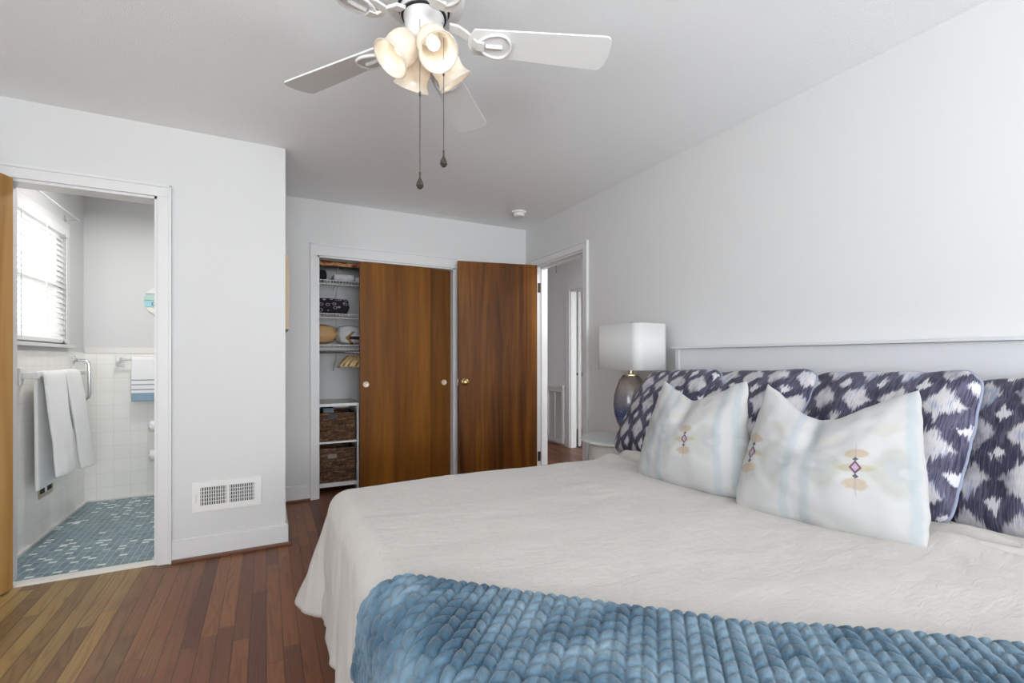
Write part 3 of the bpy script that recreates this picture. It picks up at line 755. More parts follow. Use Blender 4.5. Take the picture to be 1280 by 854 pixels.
def iron_bm():
    bm = bmesh.new()
    path = [(.085, 0, .055), (.115, 0, .050), (.145, 0, .028), (.175, 0, -.004), (.20, 0, -.008)]
    for a, b in zip(path, path[1:]):
        wa, wb = .022, .022
        vs = [bm.verts.new(p) for p in ((a[0], -.016, a[2]), (a[0], .016, a[2]), (b[0], .016, b[2]), (b[0], -.016, b[2]))]
        vt = [bm.verts.new((v.co.x, v.co.y, v.co.z-.010)) for v in vs]
        for q in ((0, 1, 2, 3),): bm.faces.new([vs[k] for k in q])
        bm.faces.new([vt[k] for k in (3, 2, 1, 0)])
        for k in range(4): bm.faces.new((vs[k], vt[k], vt[(k+1) % 4], vs[(k+1) % 4]))
    # leaf shaped plate under the blade with a raised rim
    pts = []
    for k in range(28):
        a = 2*PI*k/28; rr = 1+.22*math.cos(a)
        pts.append((.235+.055*math.cos(a), .045*math.sin(a)*rr, -.0015))
    prism(bm, pts, (0, 0, -.006))
    tube(bm, [(p[0], p[1], -.008) for p in pts], .005, 6, closed=True)
    tube(bm, [(.205, 0, -.010), (.235, 0, -.011), (.262, .0, -.010)], .006, 6)
    return bm
bz = fz(2.212)
first = None
for k in range(5):
    a = PH+2*PI*k/5
    if first is None:
        b = link('blade', blade_bm(), M['blade'], fan); i_ = link('blade_iron', iron_bm(), M['fan_white'], b)
        first = (b, i_)
    else:
        b = first[0].copy(); COL.objects.link(b); i_ = first[1].copy(); COL.objects.link(i_); i_.parent = b
    b.location = (0, 0, bz); b.rotation_euler = Euler((R(-11), 0, a), 'XYZ')
# lit glass shades
gn = NT('frosted_alabaster_glass'); t = gn.t
tr = gn.n('ShaderNodeBsdfTranslucent'); df = gn.n('ShaderNodeBsdfDiffuse'); mx = gn.n('ShaderNodeMixShader'); gs = gn.n('ShaderNodeBsdfGlossy'); mx2 = gn.n('ShaderNodeMixShader')
cl = gn.ramp(gn.noise(gn.coord(), 22, 4, .6, 1.), [(.3, (.74, .69, .62)), (.7, (.88, .85, .80))])
gn.L(cl, tr.inputs[0]); gn.L(cl, df.inputs[0]); mx.inputs[0].default_value = .5; gn.L(tr.outputs[0], mx.inputs[1]); gn.L(df.outputs[0], mx.inputs[2])
gs.inputs['Roughness'].default_value = .2; mx2.inputs[0].default_value = .05; gn.L(mx.outputs[0], mx2.inputs[1]); gn.L(gs.outputs[0], mx2.inputs[2])
gn.L(mx2.outputs[0], t.nodes['Material Output'].inputs[0]); M['glass_shade'] = gn.m
bn = NT('lit_bulb'); bn.fin((1, .9, .75), .4, Emission_Color=(1, .86, .66), Emission_Strength=.5); M['bulb'] = bn.m
for k in range(4):
    a = R(6+90*k)
    dirv = Vector((math.cos(a)*.62, math.sin(a)*.62, -.785)).normalized()
    root = Vector((math.cos(a)*.032, math.sin(a)*.032, fz(2.208)))
    q = dirv.to_track_quat('Z', 'Y').to_matrix().to_4x4(); m = Matrix.Translation(root) @ q
    bm = bmesh.new(); lathe(bm, [(.030, .022), (.044, .034), (.052, .056), (.053, .080), (.050, .100), (.052, .116), (.062, .132), (.064, .136)], 36, cap=False)
    shd = autosmooth(link('glass_shade', bm, M['glass_shade'], fan), 70); shd.matrix_local = m
    md = shd.modifiers.new('t', 'SOLIDIFY'); md.thickness = .0035
    bm = bmesh.new(); lathe(bm, [(0, -.012), (.020, -.012), (.026, .0), (.031, .018), (.031, .026), (0, .026)], 24); s_ = autosmooth(link('lamp_holder', bm, M['fan_white'], shd))
    bm = bmesh.new(); lathe(bm, [(0, .027), (.012, .027), (.014, .04), (.021, .060), (.022, .074), (.016, .088), (0, .094)], 20); bb = autosmooth(link('bulb', bm, M['bulb'], shd), 80)
    pl = bpy.data.lights.new('bulb_light', 'POINT'); pl.energy = .13; pl.color = (1, .87, .70); pl.shadow_soft_size = .02
    po = bpy.data.objects.new('bulb_light', pl); COL.objects.link(po); po.location = Vector((FX, FY, H))+(m @ Vector((0, 0, .100)))
# pull chains
for (dx, dy, zt, zb_, lab) in ((-.030, -.055, 2.24, 1.685, 'lower'), (.0455, -.0665, 2.24, 1.765, 'upper')):
    bm = bmesh.new(); x, y = dx, dy
    tube(bm, [(x*.9, y*.9, fz(zt)), (x, y, fz(zt-.01)), (x, y, fz(zb_+.055))], .0010, 6)
    z = zb_+.055
    while z < zb_+.30:
        bmesh.ops.create_icosphere(bm, subdivisions=1, radius=.0021, matrix=Matrix.Translation((x, y, fz(z)))); z += .0055
    lathe(bm, [(0, fz(zb_+.300)), (.0035, fz(zb_+.300)), (.0035, fz(zb_+.312)), (0, fz(zb_+.312))], 8, Matrix.Translation((x, y, 0)))
    c = link('pull_chain', bm, M['chainmetal'], fan)
    bm = bmesh.new(); lathe(bm, [(0, 0), (.007, .003), (.0125, .011), (.0110, .019), (.006, .030), (.003, .038), (.003, .056), (0, .056)], 10, Matrix.Translation((x, y, fz(zb_))))
    link('pendant', bm, M['pendant'], c)

# smoke detector
sd = empty('smoke_detector', (1.972, 3.655, H), 'round white smoke detector on the ceiling near the far corner', 'smoke detector')
bm = bmesh.new(); lathe(bm, [(0, -.0005), (.064, -.0005), (.064, -.012), (.060, -.016), (0, -.016)], 40); autosmooth(link('mounting_base', bm, M['white_plastic'], sd))
bm = bmesh.new(); lathe(bm, [(0, -.0165), (.050, -.0165), (.050, -.036), (.042, -.044), (0, -.046)], 40); autosmooth(link('cover', bm, M['white_plastic'], sd))

# ------------------------------------------------------------------ wall register
def register(name, x0, x1, z0, z1, label):
    rg = empty(name, ((x0+x1)/2, YL-.0005, (z0+z1)/2), label, 'vent')
    W_, H_ = (x1-x0)/2, (z1-z0)/2
    iw, ih = W_-.040, H_-.033
    bm = bmesh.new()
    for b in ((-W_, -.008, -H_, -iw, 0, H_), (iw, -.008, -H_, W_, 0, H_), (-iw, -.008, ih, iw, 0, H_), (-iw, -.008, -H_, iw, 0, -ih), (-.008, -.008, -ih, .008, 0, ih)): box(bm, *b)
    link('frame', bm, M['white_metal'], rg)
    bm = bmesh.new(); box(bm, -iw, -.0012, -ih, iw, -.0002, ih); link('duct_opening', bm, M['dark'], rg)
    bm = bmesh.new()
    for s_ in (-1, 1):
        a0, a1 = (-iw, -.008) if s_ < 0 else (.008, iw); n_ = 11
        for k in range(n_):
            xx = a0+(a1-a0)*(k+.5)/n_; m = Matrix.Translation((xx, -.0045, 0)) @ Matrix.Rotation(R(32*s_), 4, 'Z')
            box(bm, -.0030, -.0009, -ih, .0030, .0009, ih, mat=m)
        for k in range(1, 5):
            zz = -ih+2*ih*k/5; box(bm, a0, -.0075, zz-.0016, a1, -.0055, zz+.0016)
    link('louvers', bm, M['white_metal'], rg)
    bm = bmesh.new(); tube(bm, [(-W_+.022, -.009, .02), (-W_+.021, -.014, .01), (-W_+.021, -.013, -.02), (-W_+.016, -.010, -.028)], .003, 6); link('damper_lever', bm, M['white_metal'], rg)
    for x in (-W_+.012, W_-.012):
        bm = bmesh.new(); lathe(bm, [(.004, 0), (.003, .0018), (0, .002)], 10, Matrix.Translation((x, -.008, 0)) @ Matrix.Rotation(PI/2, 4, 'X')); link('screw', bm, M['white_metal'], rg)
register('wall_vent', -.376, -.026, .268, .437, 'white wall vent with dark slots above the baseboard')
# thin framed picture on the hidden side wall, only its edge shows
pf = empty('picture_frame', (XC+.001, 3.47, 1.565), 'thin tan picture frame edge beside the alcove corner', 'picture')
bm = bmesh.new()
for b in ((0, -.18, -.235, .022, -.16, .235), (0, .16, -.235, .022, .18, .235), (0, -.16, .215, .022, .16, .235), (0, -.16, -.235, .022, .16, -.215)): box(bm, *b, bev=.002)
link('frame', bm, simple('tan_wood_frame', srgb(186, 164, 132), .5), pf)
boxes('print', [(.004, -.16, -.215, .010, .16, .215)], simple('cream_print', (.7, .68, .62), .7), pf)

# ------------------------------------------------------------------ closet fittings
def wire_shelf(z, x0, x1, yf, label, group):
    o = empty('wire_shelf', ((x0+x1)/2, CY, z), label, 'shelf', group)
    bm = bmesh.new(); L_ = (x1-x0)/2; D_ = CY-yf
    for y in (-.006, -D_*.5, -D_+.002): tube(bm, [(-L_, y, 0), (L_, y, 0)], .0036, 6)
    tube(bm, [(-L_, -D_, -.036), (L_, -D_, -.036)], .0042, 6)
    n_ = int((x1-x0)/.026)
    for k in range(n_+1):
        x = -L_+(2*L_)*k/n_
        tube(bm, [(x, -.006, .004), (x, -D_+.002, .004), (x, -D_-.001, -.003), (x, -D_-.001, -.036)], .0026, 5)
    link('wire_deck', bm, M['white_metal'], o)
    for x in (-L_+.3, L_-.3):
        bm = bmesh.new(); tube(bm, [(x, -.004, -.24), (x, -D_+.01, -.03)], .0045, 6); link('brace', bm, M['white_metal'], o)
    return o
SX0, SX1 = CX0-.099, 1.9
G = 'wire shelves in the closet'
wire_shelf(1.85, SX0, SX1, 4.50, 'uppermost visible white wire shelf in the closet', G)
wire_shelf(1.55, SX0, SX1, 4.50, 'middle white wire shelf holding the black patterned bundle', G)
wire_shelf(1.27, SX0, SX1, 4.50, 'lowest white wire shelf above the clothes rod', G)
wire_shelf(2.045, SX0, SX1, 4.36, 'top white wire shelf under the closet header with an orange textile', G)
bm = bmesh.new(); tube(bm, [(SX0+.001, 4.50, 1.205), (SX1, 4.50, 1.205)], .011, 12)
tag(link('clothes_rod', bm, M['chrome'], None, True), 'metal clothes rod under the lowest wire shelf', 'rod')
def hanger_bm():
    bm = bmesh.new()
    tube(bm, [(0, .195, -.105), (0, .06, -.035), (0, 0, -.018), (0, -.06, -.035), (0, -.195, -.105)], [.007, .010, .011, .010, .007], 8)
    tube(bm, [(0, .19, -.108), (0, -.19, -.108)], .005, 8)
    return bm
def hook_bm():
    bm = bmesh.new(); pts = [(0, 0, -.016), (0, 0, .006)]
    for k in range(9):
        a = R(-90+ -0 + 30*k); pts.append((0, .0145*math.cos(a), .0265+.0145*math.sin(a)-.006))
    tube(bm, pts, .0018, 6); return bm
hw = simple('pale_hanger_wood', srgb(222, 190, 140), .45); hw2 = simple('brown_hanger_wood', srgb(140, 108, 80), .5)
h0 = None
for k in range(9):
    x = .655+.022*k
    lab = ['pale wooden hanger bunched on the closet rod beside the sliding door', 'brown wooden hanger at the left end of the bunch on the rod'][k == 0]
    if h0 is None:
        h = empty('clothes_hanger', (0, 0, 0), lab, 'hanger', 'wooden hangers on the closet rod')
        bo = link('hanger_body', hanger_bm(), hw2, h, True); hk = link('hook', hook_bm(), M['chrome'], h, True); h0 = (h, bo, hk)
    else:
        h = h0[0].copy(); COL.objects.link(h); bo = h0[1].copy(); bo.data = h0[1].data if k > 1 else h0[1].data.copy(); COL.objects.link(bo); bo.parent = h
        if k == 1: bo.data.materials[0] = hw; h1 = bo
        if k > 1: bo.data = h1.data
        hk = h0[2].copy(); COL.objects.link(hk); hk.parent = h
        h['label'] = lab
    h.location = (x, 4.50, 1.203-.0205); h.rotation_euler = (0, 0, R(-30+4*random.uniform(-1, 1)))
# cubby unit
CUX0, CUX1, CUY0, CUY1 = .285, .722, 4.305, 4.80
cu = empty('storage_unit', ((CUX0+CUX1)/2, CUY0, 0), 'white two cube storage unit on the closet floor', 'storage unit')
def cub(name, b):
    bm = bmesh.new(); box(bm, b[0]-(CUX0+CUX1)/2, b[1]-CUY0, b[2], b[3]-(CUX0+CUX1)/2, b[4]-CUY0, b[5], bev=.0015); return link(name, bm, M['white_plastic'], cu)
cub('side_panel', (CUX0, CUY0, 0, CUX0+.016, CUY1, .735)); cub('side_panel', (CUX1-.016, CUY0, 0, CUX1, CUY1, .735))
cub('top_panel', (CUX0-.004, CUY0-.006, .7355, CUX1+.004, CUY1, .760)); cub('shelf', (CUX0+.0165, CUY0, .418, CUX1-.0165, CUY1-.012, .434)); cub('bottom_panel', (CUX0+.0165, CUY0, .045, CUX1-.0165, CUY1-.012, .078)); cub('back_panel', (CUX0+.0165, CUY1-.011, .045, CUX1-.0165, CUY1-.003, .735))
bk = NT('dark_wicker'); o_ = bk.coord(); x, y, z = bk.sep(o_)
st = bk.noise(bk.scale(o_, (9, 9, 95)), 1.0, 3, .6, .5); kn = bk.noise(bk.scale(o_, (60, 60, 45)), 1.0, 3, .6)
bk.bump(bk.M('ADD', st, kn), .9, .012)
M['wicker'] = bk.fin(bk.ramp(bk.M('ADD', bk.M('MULTIPLY', st, .6), bk.M('MULTIPLY', kn, .4)), [(.36, srgb(38, 26, 18)), (.5, srgb(100, 72, 52)), (.64, srgb(164, 128, 94))]), .6)
def basket(z0, h_, label, hmat, rim):
    cx = (CUX0+CUX1)/2
    o = empty('wicker_basket', (cx, CUY0+.02, z0+.0005), label, 'basket', 'wicker baskets in the storage unit')
    bm = bmesh.new(); hw_ = .186; t_ = .012; D_ = .40
    NX_, NZ_ = 60, 26
    # woven shell with rows of rounded strands
    def wallgrid(p, q, nrm):
        g = []
        for i in range(NX_+1):
            col = []
            for j in range(NZ_*3+1):
                zz = h_*j/(NZ_*3); row = int(j/3)
                f = math.sin(PI*((j % 3)/3))
                b_ = .004*f+.003*math.sin(i*PI/3+row*PI)
                v = Vector(p)*(1-i/NX_)+Vector(q)*(i/NX_); col.append(bm.verts.new((v.x+nrm[0]*b_, v.y+nrm[1]*b_, zz)))
            g.append(col)
        for i in range(NX_):
            for j in range(NZ_*3): bm.faces.new((g[i][j], g[i+1][j], g[i+1][j+1], g[i][j+1]))
    wallgrid((-hw_, 0, 0), (hw_, 0, 0), (0, -1))
    wallgrid((hw_, 0, 0), (hw_, D_, 0), (1, 0)); wallgrid((-hw_, D_, 0), (-hw_, 0, 0), (-1, 0)); wallgrid((hw_, D_, 0), (-hw_, D_, 0), (0, 1))
    box(bm, -hw_, 0, 0, hw_, D_, .01)
    b = link('basket_body', bm, M['wicker'], o)
    bm = bmesh.new(); tube(bm, [(-hw_, -.002, h_), (hw_, -.002, h_), (hw_, D_, h_), (-hw_, D_, h_)], .011, 8, closed=True); link('rim', bm, M['wicker'], o, True)
    bm = bmesh.new(); zc = h_*rim
    prism(bm, [(x_, -.007, zc+y_) for x_, y_ in rrect(.036, .018, .008)], (0, -.006, 0)); link('handle', bm, hmat, o)
    return o
basket(.434, .235, 'upper dark wicker basket with black handle tab', simple('blue_black_tab', (.035, .04, .05), .6), .90)
basket(.078, .285, 'lower dark wicker basket with pale grey handle tab', simple('grey_tab', (.25, .24, .23), .6), .80)
bt = boxes('folded_cloth', [(.50-.06, 4.42, .669, .50+.03, 4.62, .712)], simple('slate_blue_cloth', (.16, .20, .26), .8), None, .01)
bt.location = (0, 0, .0); tag(bt, 'slate blue folded cloth lying in the upper wicker basket', 'cloth')

# textiles on the shelves
def lump(name, x0, x1, y0, y1, z0, h_, mat, label, cat, seed=0., sq=.35, parent=None, sag=.0):
    bm = bmesh.new(); bmesh.ops.create_cube(bm, size=2.0)
    bmesh.ops.subdivide_edges(bm, edges=bm.edges, cuts=14, use_grid_fill=True)
    for v in bm.verts:
        c = v.co.copy(); n_ = c.normalized()
        s_ = n_/max(abs(n_.x), abs(n_.y), abs(n_.z)); 
        p = s_*(1-sq)+n_*sq*1.15
        p += n_*.06*fbm((n_.x*2+seed, n_.y*2, n_.z*2))
        v.co = Vector(((x0+x1)/2+p.x*(x1-x0)/2, (y0+y1)/2+p.y*(y1-y0)/2, z0+h_/2+p.z*h_/2))
    mz = min(v.co.z for v in bm.verts)
    for v in bm.verts: v.co.z += z0-mz
    o = link(name, bm, mat, parent, True)
    return tag(o, label, cat) if parent is None else o
SZ = .0062
bp = NT('black_medallion_print'); o_ = bp.coord()
vo = bp.n('ShaderNodeTexVoronoi', feature='F1'); bp.L(bp.scale(o_, (1, .8, 1.5)), vo.inputs['Vector']); vo.inputs['Scale'].default_value = 19
rg = bp.sm(bp.M('ABSOLUTE', bp.M('SUBTRACT', vo.outputs['Distance'], .28)), .09, .04)
bp.fin(bp.mix(bp.M('MULTIPLY', rg, .7), srgb(26, 20, 32), srgb(168, 158, 172)), .8)
lump('folded_bag', .30, .672, 4.49, 4.79, 1.55+SZ, .130, bp.m, 'black bundle with pale ring print on the middle shelf', 'bag', 1., .3)
lump('folded_sweater', .30, .482, 4.50, 4.78, 1.85+SZ, .085, simple('charcoal_knit', srgb(34, 28, 32), .9), 'charcoal folded garment at the left of the upper shelf', 'clothing', 4., .3)
lump('folded_towel', .535, .720, 4.50, 4.76, 1.85+SZ, .055, simple('white_cotton', (.72, .73, .76), .9), 'white folded towel on the upper wire shelf', 'towel', 6., .3)
lump('shoe_bag', .725, .86, 4.52, 4.72, 1.85+SZ, .040, simple('pale_grey_cotton', (.60, .61, .64), .9), 'pale folded cloth behind the sliding door edge on the upper shelf', 'cloth', 8., .3)
lump('tan_cushion', .305, .565, 4.50, 4.78, 1.27+SZ, .165, simple('tan_leather', srgb(206, 166, 116), .6), 'tan leather cushion on the lowest wire shelf', 'cushion', 12., .85)
aw = NT('arrow_print'); o_ = aw.coord(); x, y, z = aw.sep(o_)
zz = aw.M('ABSOLUTE', aw.M('SUBTRACT', z, 1.335)); e = aw.M('SUBTRACT', aw.M('SUBTRACT', x, .63), aw.M('MULTIPLY', zz, 1.0))
ar = aw.M('MULTIPLY', aw.sm(aw.M('ABSOLUTE', aw.M('SUBTRACT', e, .015)), .018, .013), aw.sm(zz, .06, .055))
br = aw.M('MULTIPLY', aw.sm(x, .66, .665), aw.sm(zz, .016, .012))
aw.fin(aw.mix(br, aw.mix(ar, srgb(205, 205, 208), srgb(152, 112, 60)), srgb(48, 40, 44)), .85)
lump('arrow_cushion', .570, .80, 4.46, 4.78, 1.27+SZ, .165, aw.m, 'white cushion with tan arrow print on the lowest wire shelf', 'cushion', 15., .7)
orn = NT('orange_plaid'); o_ = orn.coord()
orn.fin(orn.ramp(orn.noise(orn.scale(o_, (9, 3, 14)), 1.2, 2, .5), [(.36, srgb(74, 38, 22)), (.45, srgb(170, 90, 50)), (.52, srgb(196, 160, 110)), (.6, srgb(150, 66, 34))]), .85)
bm = bmesh.new(); N_ = 40
for k in range(N_+1): pass
g = []
for i in range(61):
    col = []; x = .29+.62*i/60
    for j in range(25):
        t_ = j/24*.34
        w_ = .004*math.sin(x*60)+.006*fbm((x*8, t_*8, 2.))
        if t_ < .24: v = (x, 4.62-t_, 2.056+.0+.004*math.sin(x*40))
        else: v = (x, 4.352+w_*.5, 2.056-(t_-.24)*1.05)
        col.append(bm.verts.new(v))
    g.append(col)
for i in range(60):
    for j in range(24): bm.faces.new((g[i][j], g[i+1][j], g[i+1][j+1], g[i][j+1]))
oo = link('patterned_blanket', bm, orn.m, None, True); md = oo.modifiers.new('t', 'SOLIDIFY'); md.thickness = .006; md.offset = -1
tag(oo, 'orange and brown patterned blanket hanging over the top closet shelf', 'blanket')

# ------------------------------------------------------------------ bathroom fittings
# unseen flush ceiling lamp and area light, added to brighten the bathroom
bl_ = empty('added_ceiling_lamp', (-.70, 3.95, H), 'unseen round ceiling lamp added to brighten the bathroom', 'lamp')
bm = bmesh.new(); lathe(bm, [(0, -.0005), (.14, -.0005), (.14, -.02), (0, -.02)], 40); link('fill_base', bm, M['white_metal'], bl_)
dm_ = NT('fill_opal_glass'); dm_.fin((.9, .9, .88), .4, Emission_Color=(1, .97, .93), Emission_Strength=2.0)
bm = bmesh.new(); lathe(bm, [(.13, -.0205), (.125, -.05), (.09, -.08), (0, -.095)], 40, cap=False); autosmooth(link('fill_dome', bm, dm_.m, bl_), 80)
area('bathroom_fill_light', (-.70, 3.95, H-.10), (0, 0, 0), .22, .22, 7.5, (1, .98, .96))
# slatted blind
bd = empty('window_blind', (BWX+.005, (WY0+WY1)/2, WZ1), 'white slatted blind over the bathroom window', 'blind')
bm = bmesh.new(); box(bm, -.03, -(WY1-WY0)/2+.004, -.055, .022, (WY1-WY0)/2-.004, -.001, bev=.004); link('headrail', bm, M['white_plastic'], bd)
HWY = (WY1-WY0)/2-.006
sl = NT('blind_slat'); trs = sl.n('ShaderNodeBsdfTranslucent'); trs.inputs[0].default_value = (.85, .85, .83, 1)
ms = sl.n('ShaderNodeMixShader'); ms.inputs[0].default_value = .25; sl.fin((.84, .84, .82), .4); sl.L(sl.b.outputs[0], ms.inputs[1]); sl.L(trs.outputs[0], ms.inputs[2]); sl.L(ms.outputs[0], sl.t.nodes['Material Output'].inputs[0])
z = -.078; s0 = None
while z > -(WZ1-WZ0)+.045:
    if s0 is None:
        bm = bmesh.new(); box(bm, -.024, -HWY, -.0014, .024, HWY, .0014, bev=.001); s0 = link('slat', bm, sl.m, bd); s_ = s0
    else:
        s_ = s0.copy(); COL.objects.link(s_)
    s_.location = (-.004, 0, z); s_.rotation_euler = (0, R(52), 0); z -= .0365
bm = bmesh.new(); box(bm, -.028, -HWY, -.012, .020, HWY, .012, bev=.003); b_ = link('bottom_rail', bm, M['white_plastic'], bd); b_.location = (0, 0, -(WZ1-WZ0)+.018)
cord_m = simple('grey_cord', (.45, .45, .46), .7)
for y in (HWY-.10, -HWY+.12):
    for x in (-.029, .022):
        bm = bmesh.new(); tube(bm, [(x, y, -.05), (x, y, -(WZ1-WZ0)+.02)], .0016, 5); link('ladder_cord', bm, cord_m, bd)
bm = bmesh.new(); tube(bm, [(.026, .03, -.05), (.030, .03, -.70)], .0042, 8); link('tilt_wand', bm, M['white_plastic'], bd)
bm = bmesh.new(); tube(bm, [(.028, HWY-.10, -.05), (.030, HWY-.10, -(WZ1-WZ0)+.03)], .0013, 5); lathe(bm, [(0, -.02), (.006, -.016), (.007, 0), (0, .01)], 10, Matrix.Translation((.030, HWY-.13, -(WZ1-WZ0)+.012))); link('lift_cord', bm, simple('dark_cord', (.12, .12, .13), .6), bd)
# curtain rod
cr = empty('curtain_rod', (BWX+.001, 4.45, 2.155), 'slim white curtain rod above the bathroom blind', 'curtain rod')
bm = bmesh.new(); tube(bm, [(.075, -1.05, 0), (.075, .06, 0), (.0, .10, .0)], .0055, 8); link('rod', bm, M['white_metal'], cr, True)
bm = bmesh.new(); tube(bm, [(.0, .045, -.012), (.085, .045, -.012)], .0045, 6); box(bm, 0, .03, -.035, .004, .06, .02); link('bracket', bm, M['chrome'], cr)
# towel bar with ceramic posts on the window wall
TX = BWX+.012
def towelbar(name, wall, a0, a1, z, out, label, rad=.009):
    o = empty(name, (0, 0, 0), label, 'towel bar')
    def P(along, off): return (TX+off, along) if wall == 'w' else (along, BWY-.012-off)
    bm = bmesh.new(); p, q = P(a0, out), P(a1, out); tube(bm, [(p[0], p[1], z), (q[0], q[1], z)], rad, 12); link('bar', bm, M['white_plastic'], o, True)
    for a in (a0, a1):
        bm = bmesh.new(); p = P(a, 0); q = P(a, out+.014)
        x0, x1 = sorted((p[0], q[0])); y0, y1 = sorted((p[1], q[1]))
        if wall == 'w':
            box(bm, x0+.0005, a-.028, z-.055, x0+.012, a+.028, z+.045, bev=.005); box(bm, x0+.01, a-.014, z-.018, x1, a+.014, z+.018, bev=.008, seg=3)
        else:
            box(bm, a-.028, y1-.012, z-.055, a+.028, y1-.0005, z+.045, bev=.005); box(bm, a-.014, y0, z-.018, a+.014, y1-.01, z+.018, bev=.008, seg=3)
        link('ceramic_post', bm, M['white_plastic'], o)
    return o
TBZ = 1.045
towelbar('towel_bar', 'w', 3.77, 4.60, TBZ, .072, 'white towel bar on ceramic posts under the bathroom window')
tw = NT('white_terry'); o_ = tw.coord(); tw.bump(tw.M('ADD', tw.noise(o_, 260, 2, .7), tw.noise(tw.scale(o_, (3, 3, 70)), 1.0, 2)), .5, .006); M['terry'] = tw.fin((.86, .86, .86), .95, Sheen_Weight=.3)
def towel(name, wall, a0, a1, zbar, out, lf, lb, th, mat, label, seed=0., group=None, skew=0., rb=.011, swing=0.):
    """towel folded over a bar: long front flap, rear flap, thickness th"""
    bm = bmesh.new(); NA, NL = 22, 60
    r_ = rb+th/2; arc = PI*r_; tot = lf+arc+lb
    g = []
    for i in range(NA+1):
        f = i/NA; col = []
        for j in range(NL+1):
            s_ = tot*j/NL
            if s_ < lf: off, z = r_, -(lf-s_)
            elif s_ < lf+arc: a = (s_-lf)/r_; off, z = r_*math.cos(a), r_*math.sin(a)
            else: off, z = -r_, -(s_-lf-arc)
            dn = max(0, -z)
            al = a0+(a1-a0)*f+skew*dn*(1 if off > 0 else .3)
            wv = (.008*math.sin(f*7+seed)+.006*fbm((f*3+seed, dn*4, 1.)))*min(1, dn*5)
            if off > 0: off = off+abs(wv)+.016*math.sin(PI*f)*min(1, dn*3)+swing*dn
            z2 = z-(.02*f*skew*5 if (off > 0 and dn > 0) else 0)*min(1, dn*3)
            if wall == 'w': v = (TX+out+off, al, zbar+z2)
            else: v = (al, BWY-.012-out-off, zbar+z2)
            col.append(bm.verts.new(v))
        g.append(col)
    for i in range(NA):
        for j in range(NL): bm.faces.new((g[i][j], g[i+1][j], g[i+1][j+1], g[i][j+1]))
    bmesh.ops.recalc_face_normals(bm, faces=bm.faces)
    o = link(name, bm, mat, None, True)
    md = o.modifiers.new('t', 'SOLIDIFY'); md.thickness = th; md.offset = 0
    md = o.modifiers.new('b', 'BEVEL'); md.width = th*.4; md.segments = 2; md.limit_method = 'ANGLE'; md.angle_limit = R(60)
    tag(o, label, 'towel', group); return o
GT = 'white towels on the bar under the bathroom window'
towel('bath_towel', 'w', 3.815, 4.125, TBZ, .072, .635, .70, .018, M['terry'], 'white bath towel on the bar nearer the bedroom, its rear flap hanging lower', 2.4, GT, .11, .012, .05)
towel('bath_towel', 'w', 4.145, 4.415, TBZ, .072, .665, .40, .018, M['terry'], 'white bath towel hanging nearest the chrome grab bar', 4.2, GT, .20, .012, .05)
gb = empty('grab_bar', (TX, 4.648, .985), 'chrome grab bar on the tiled wall beside the white towels', 'grab bar')
bm = bmesh.new(); pts = [(.0, 0, .150)]
for k in range(7): a = R(90-15*k); pts.append((.045+.042*math.cos(a), 0, .108+.042*math.sin(a)))
for k in range(7): a = R(-15*k); pts.append((.045+.042*math.cos(a), 0, -.108+.042*math.sin(a)))
pts.append((0, 0, -.150)); tube(bm, pts, .012, 14); link('bar', bm, M['chrome'], gb, True)
for z in (.15, -.15):
    bm = bmesh.new(); lathe(bm, [(.030, .0005), (.030, .006), (.024, .010), (.013, .012)], 24, Matrix.Translation((0, 0, z)) @ Matrix.Rotation(PI/2, 4, 'Y')); link('flange', bm, M['chrome'], gb, True)
# end wall towel bar, hand towel, paper rolls
towelbar('towel_bar', 'e', -1.057, -.45, 1.14, .07, 'white ceramic towel bar on the bathroom end wall')
ht = NT('striped_hand_towel'); x, y, z = ht.sep(ht.coord())
def band(z0, z1): return ht.M('MULTIPLY', ht.M('GREATER_THAN', z, z0), ht.M('LESS_THAN', z, z1))
cc = ht.mix(band(.80, .868), (.80, .80, .81), srgb(140, 164, 182))
for zc in (.895, .935, .972): cc = ht.mix(band(zc-.0045, zc+.0045), cc, srgb(150, 152, 158))
ht.bump(ht.noise(ht.coord(), 260, 2, .7), .4, .005); ht.fin(cc, .95)
towel('hand_towel', 'e', -.968, -.60, 1.14, .07, .340, .28, .010, ht.m, 'white hand towel with grey stripes and blue hem', 7.)
def paper_roll(z, label):
    o = empty('toilet_paper', (-.795, BWY-.012-.075, z), label, 'toilet paper', 'toilet paper rolls on the bathroom end wall')
    m = Matrix.Rotation(PI/2, 4, 'Y')
    bm = bmesh.new(); lathe(bm, [(.018, -.05), (.046, -.05), (.046, .05), (.018, .05), (.018, -.05)], 32, m, cap=False); autosmooth(link('roll', bm, simple('white_paper', (.82, .82, .82), .95), o))
    bm = bmesh.new(); lathe(bm, [(0, -.068), (.012, -.068), (.012, .068), (0, .068)], 16, m)
    for x in (-.068, .060): box(bm, x, -.02, -.025, x+.008, .0745, .025, bev=.003)
    link('holder', bm, M['white_plastic'], o); return o
paper_roll(.590, 'upper toilet paper roll on its white holder by the doorway edge'); paper_roll(.350, 'lower toilet paper roll on its white holder by the doorway edge')
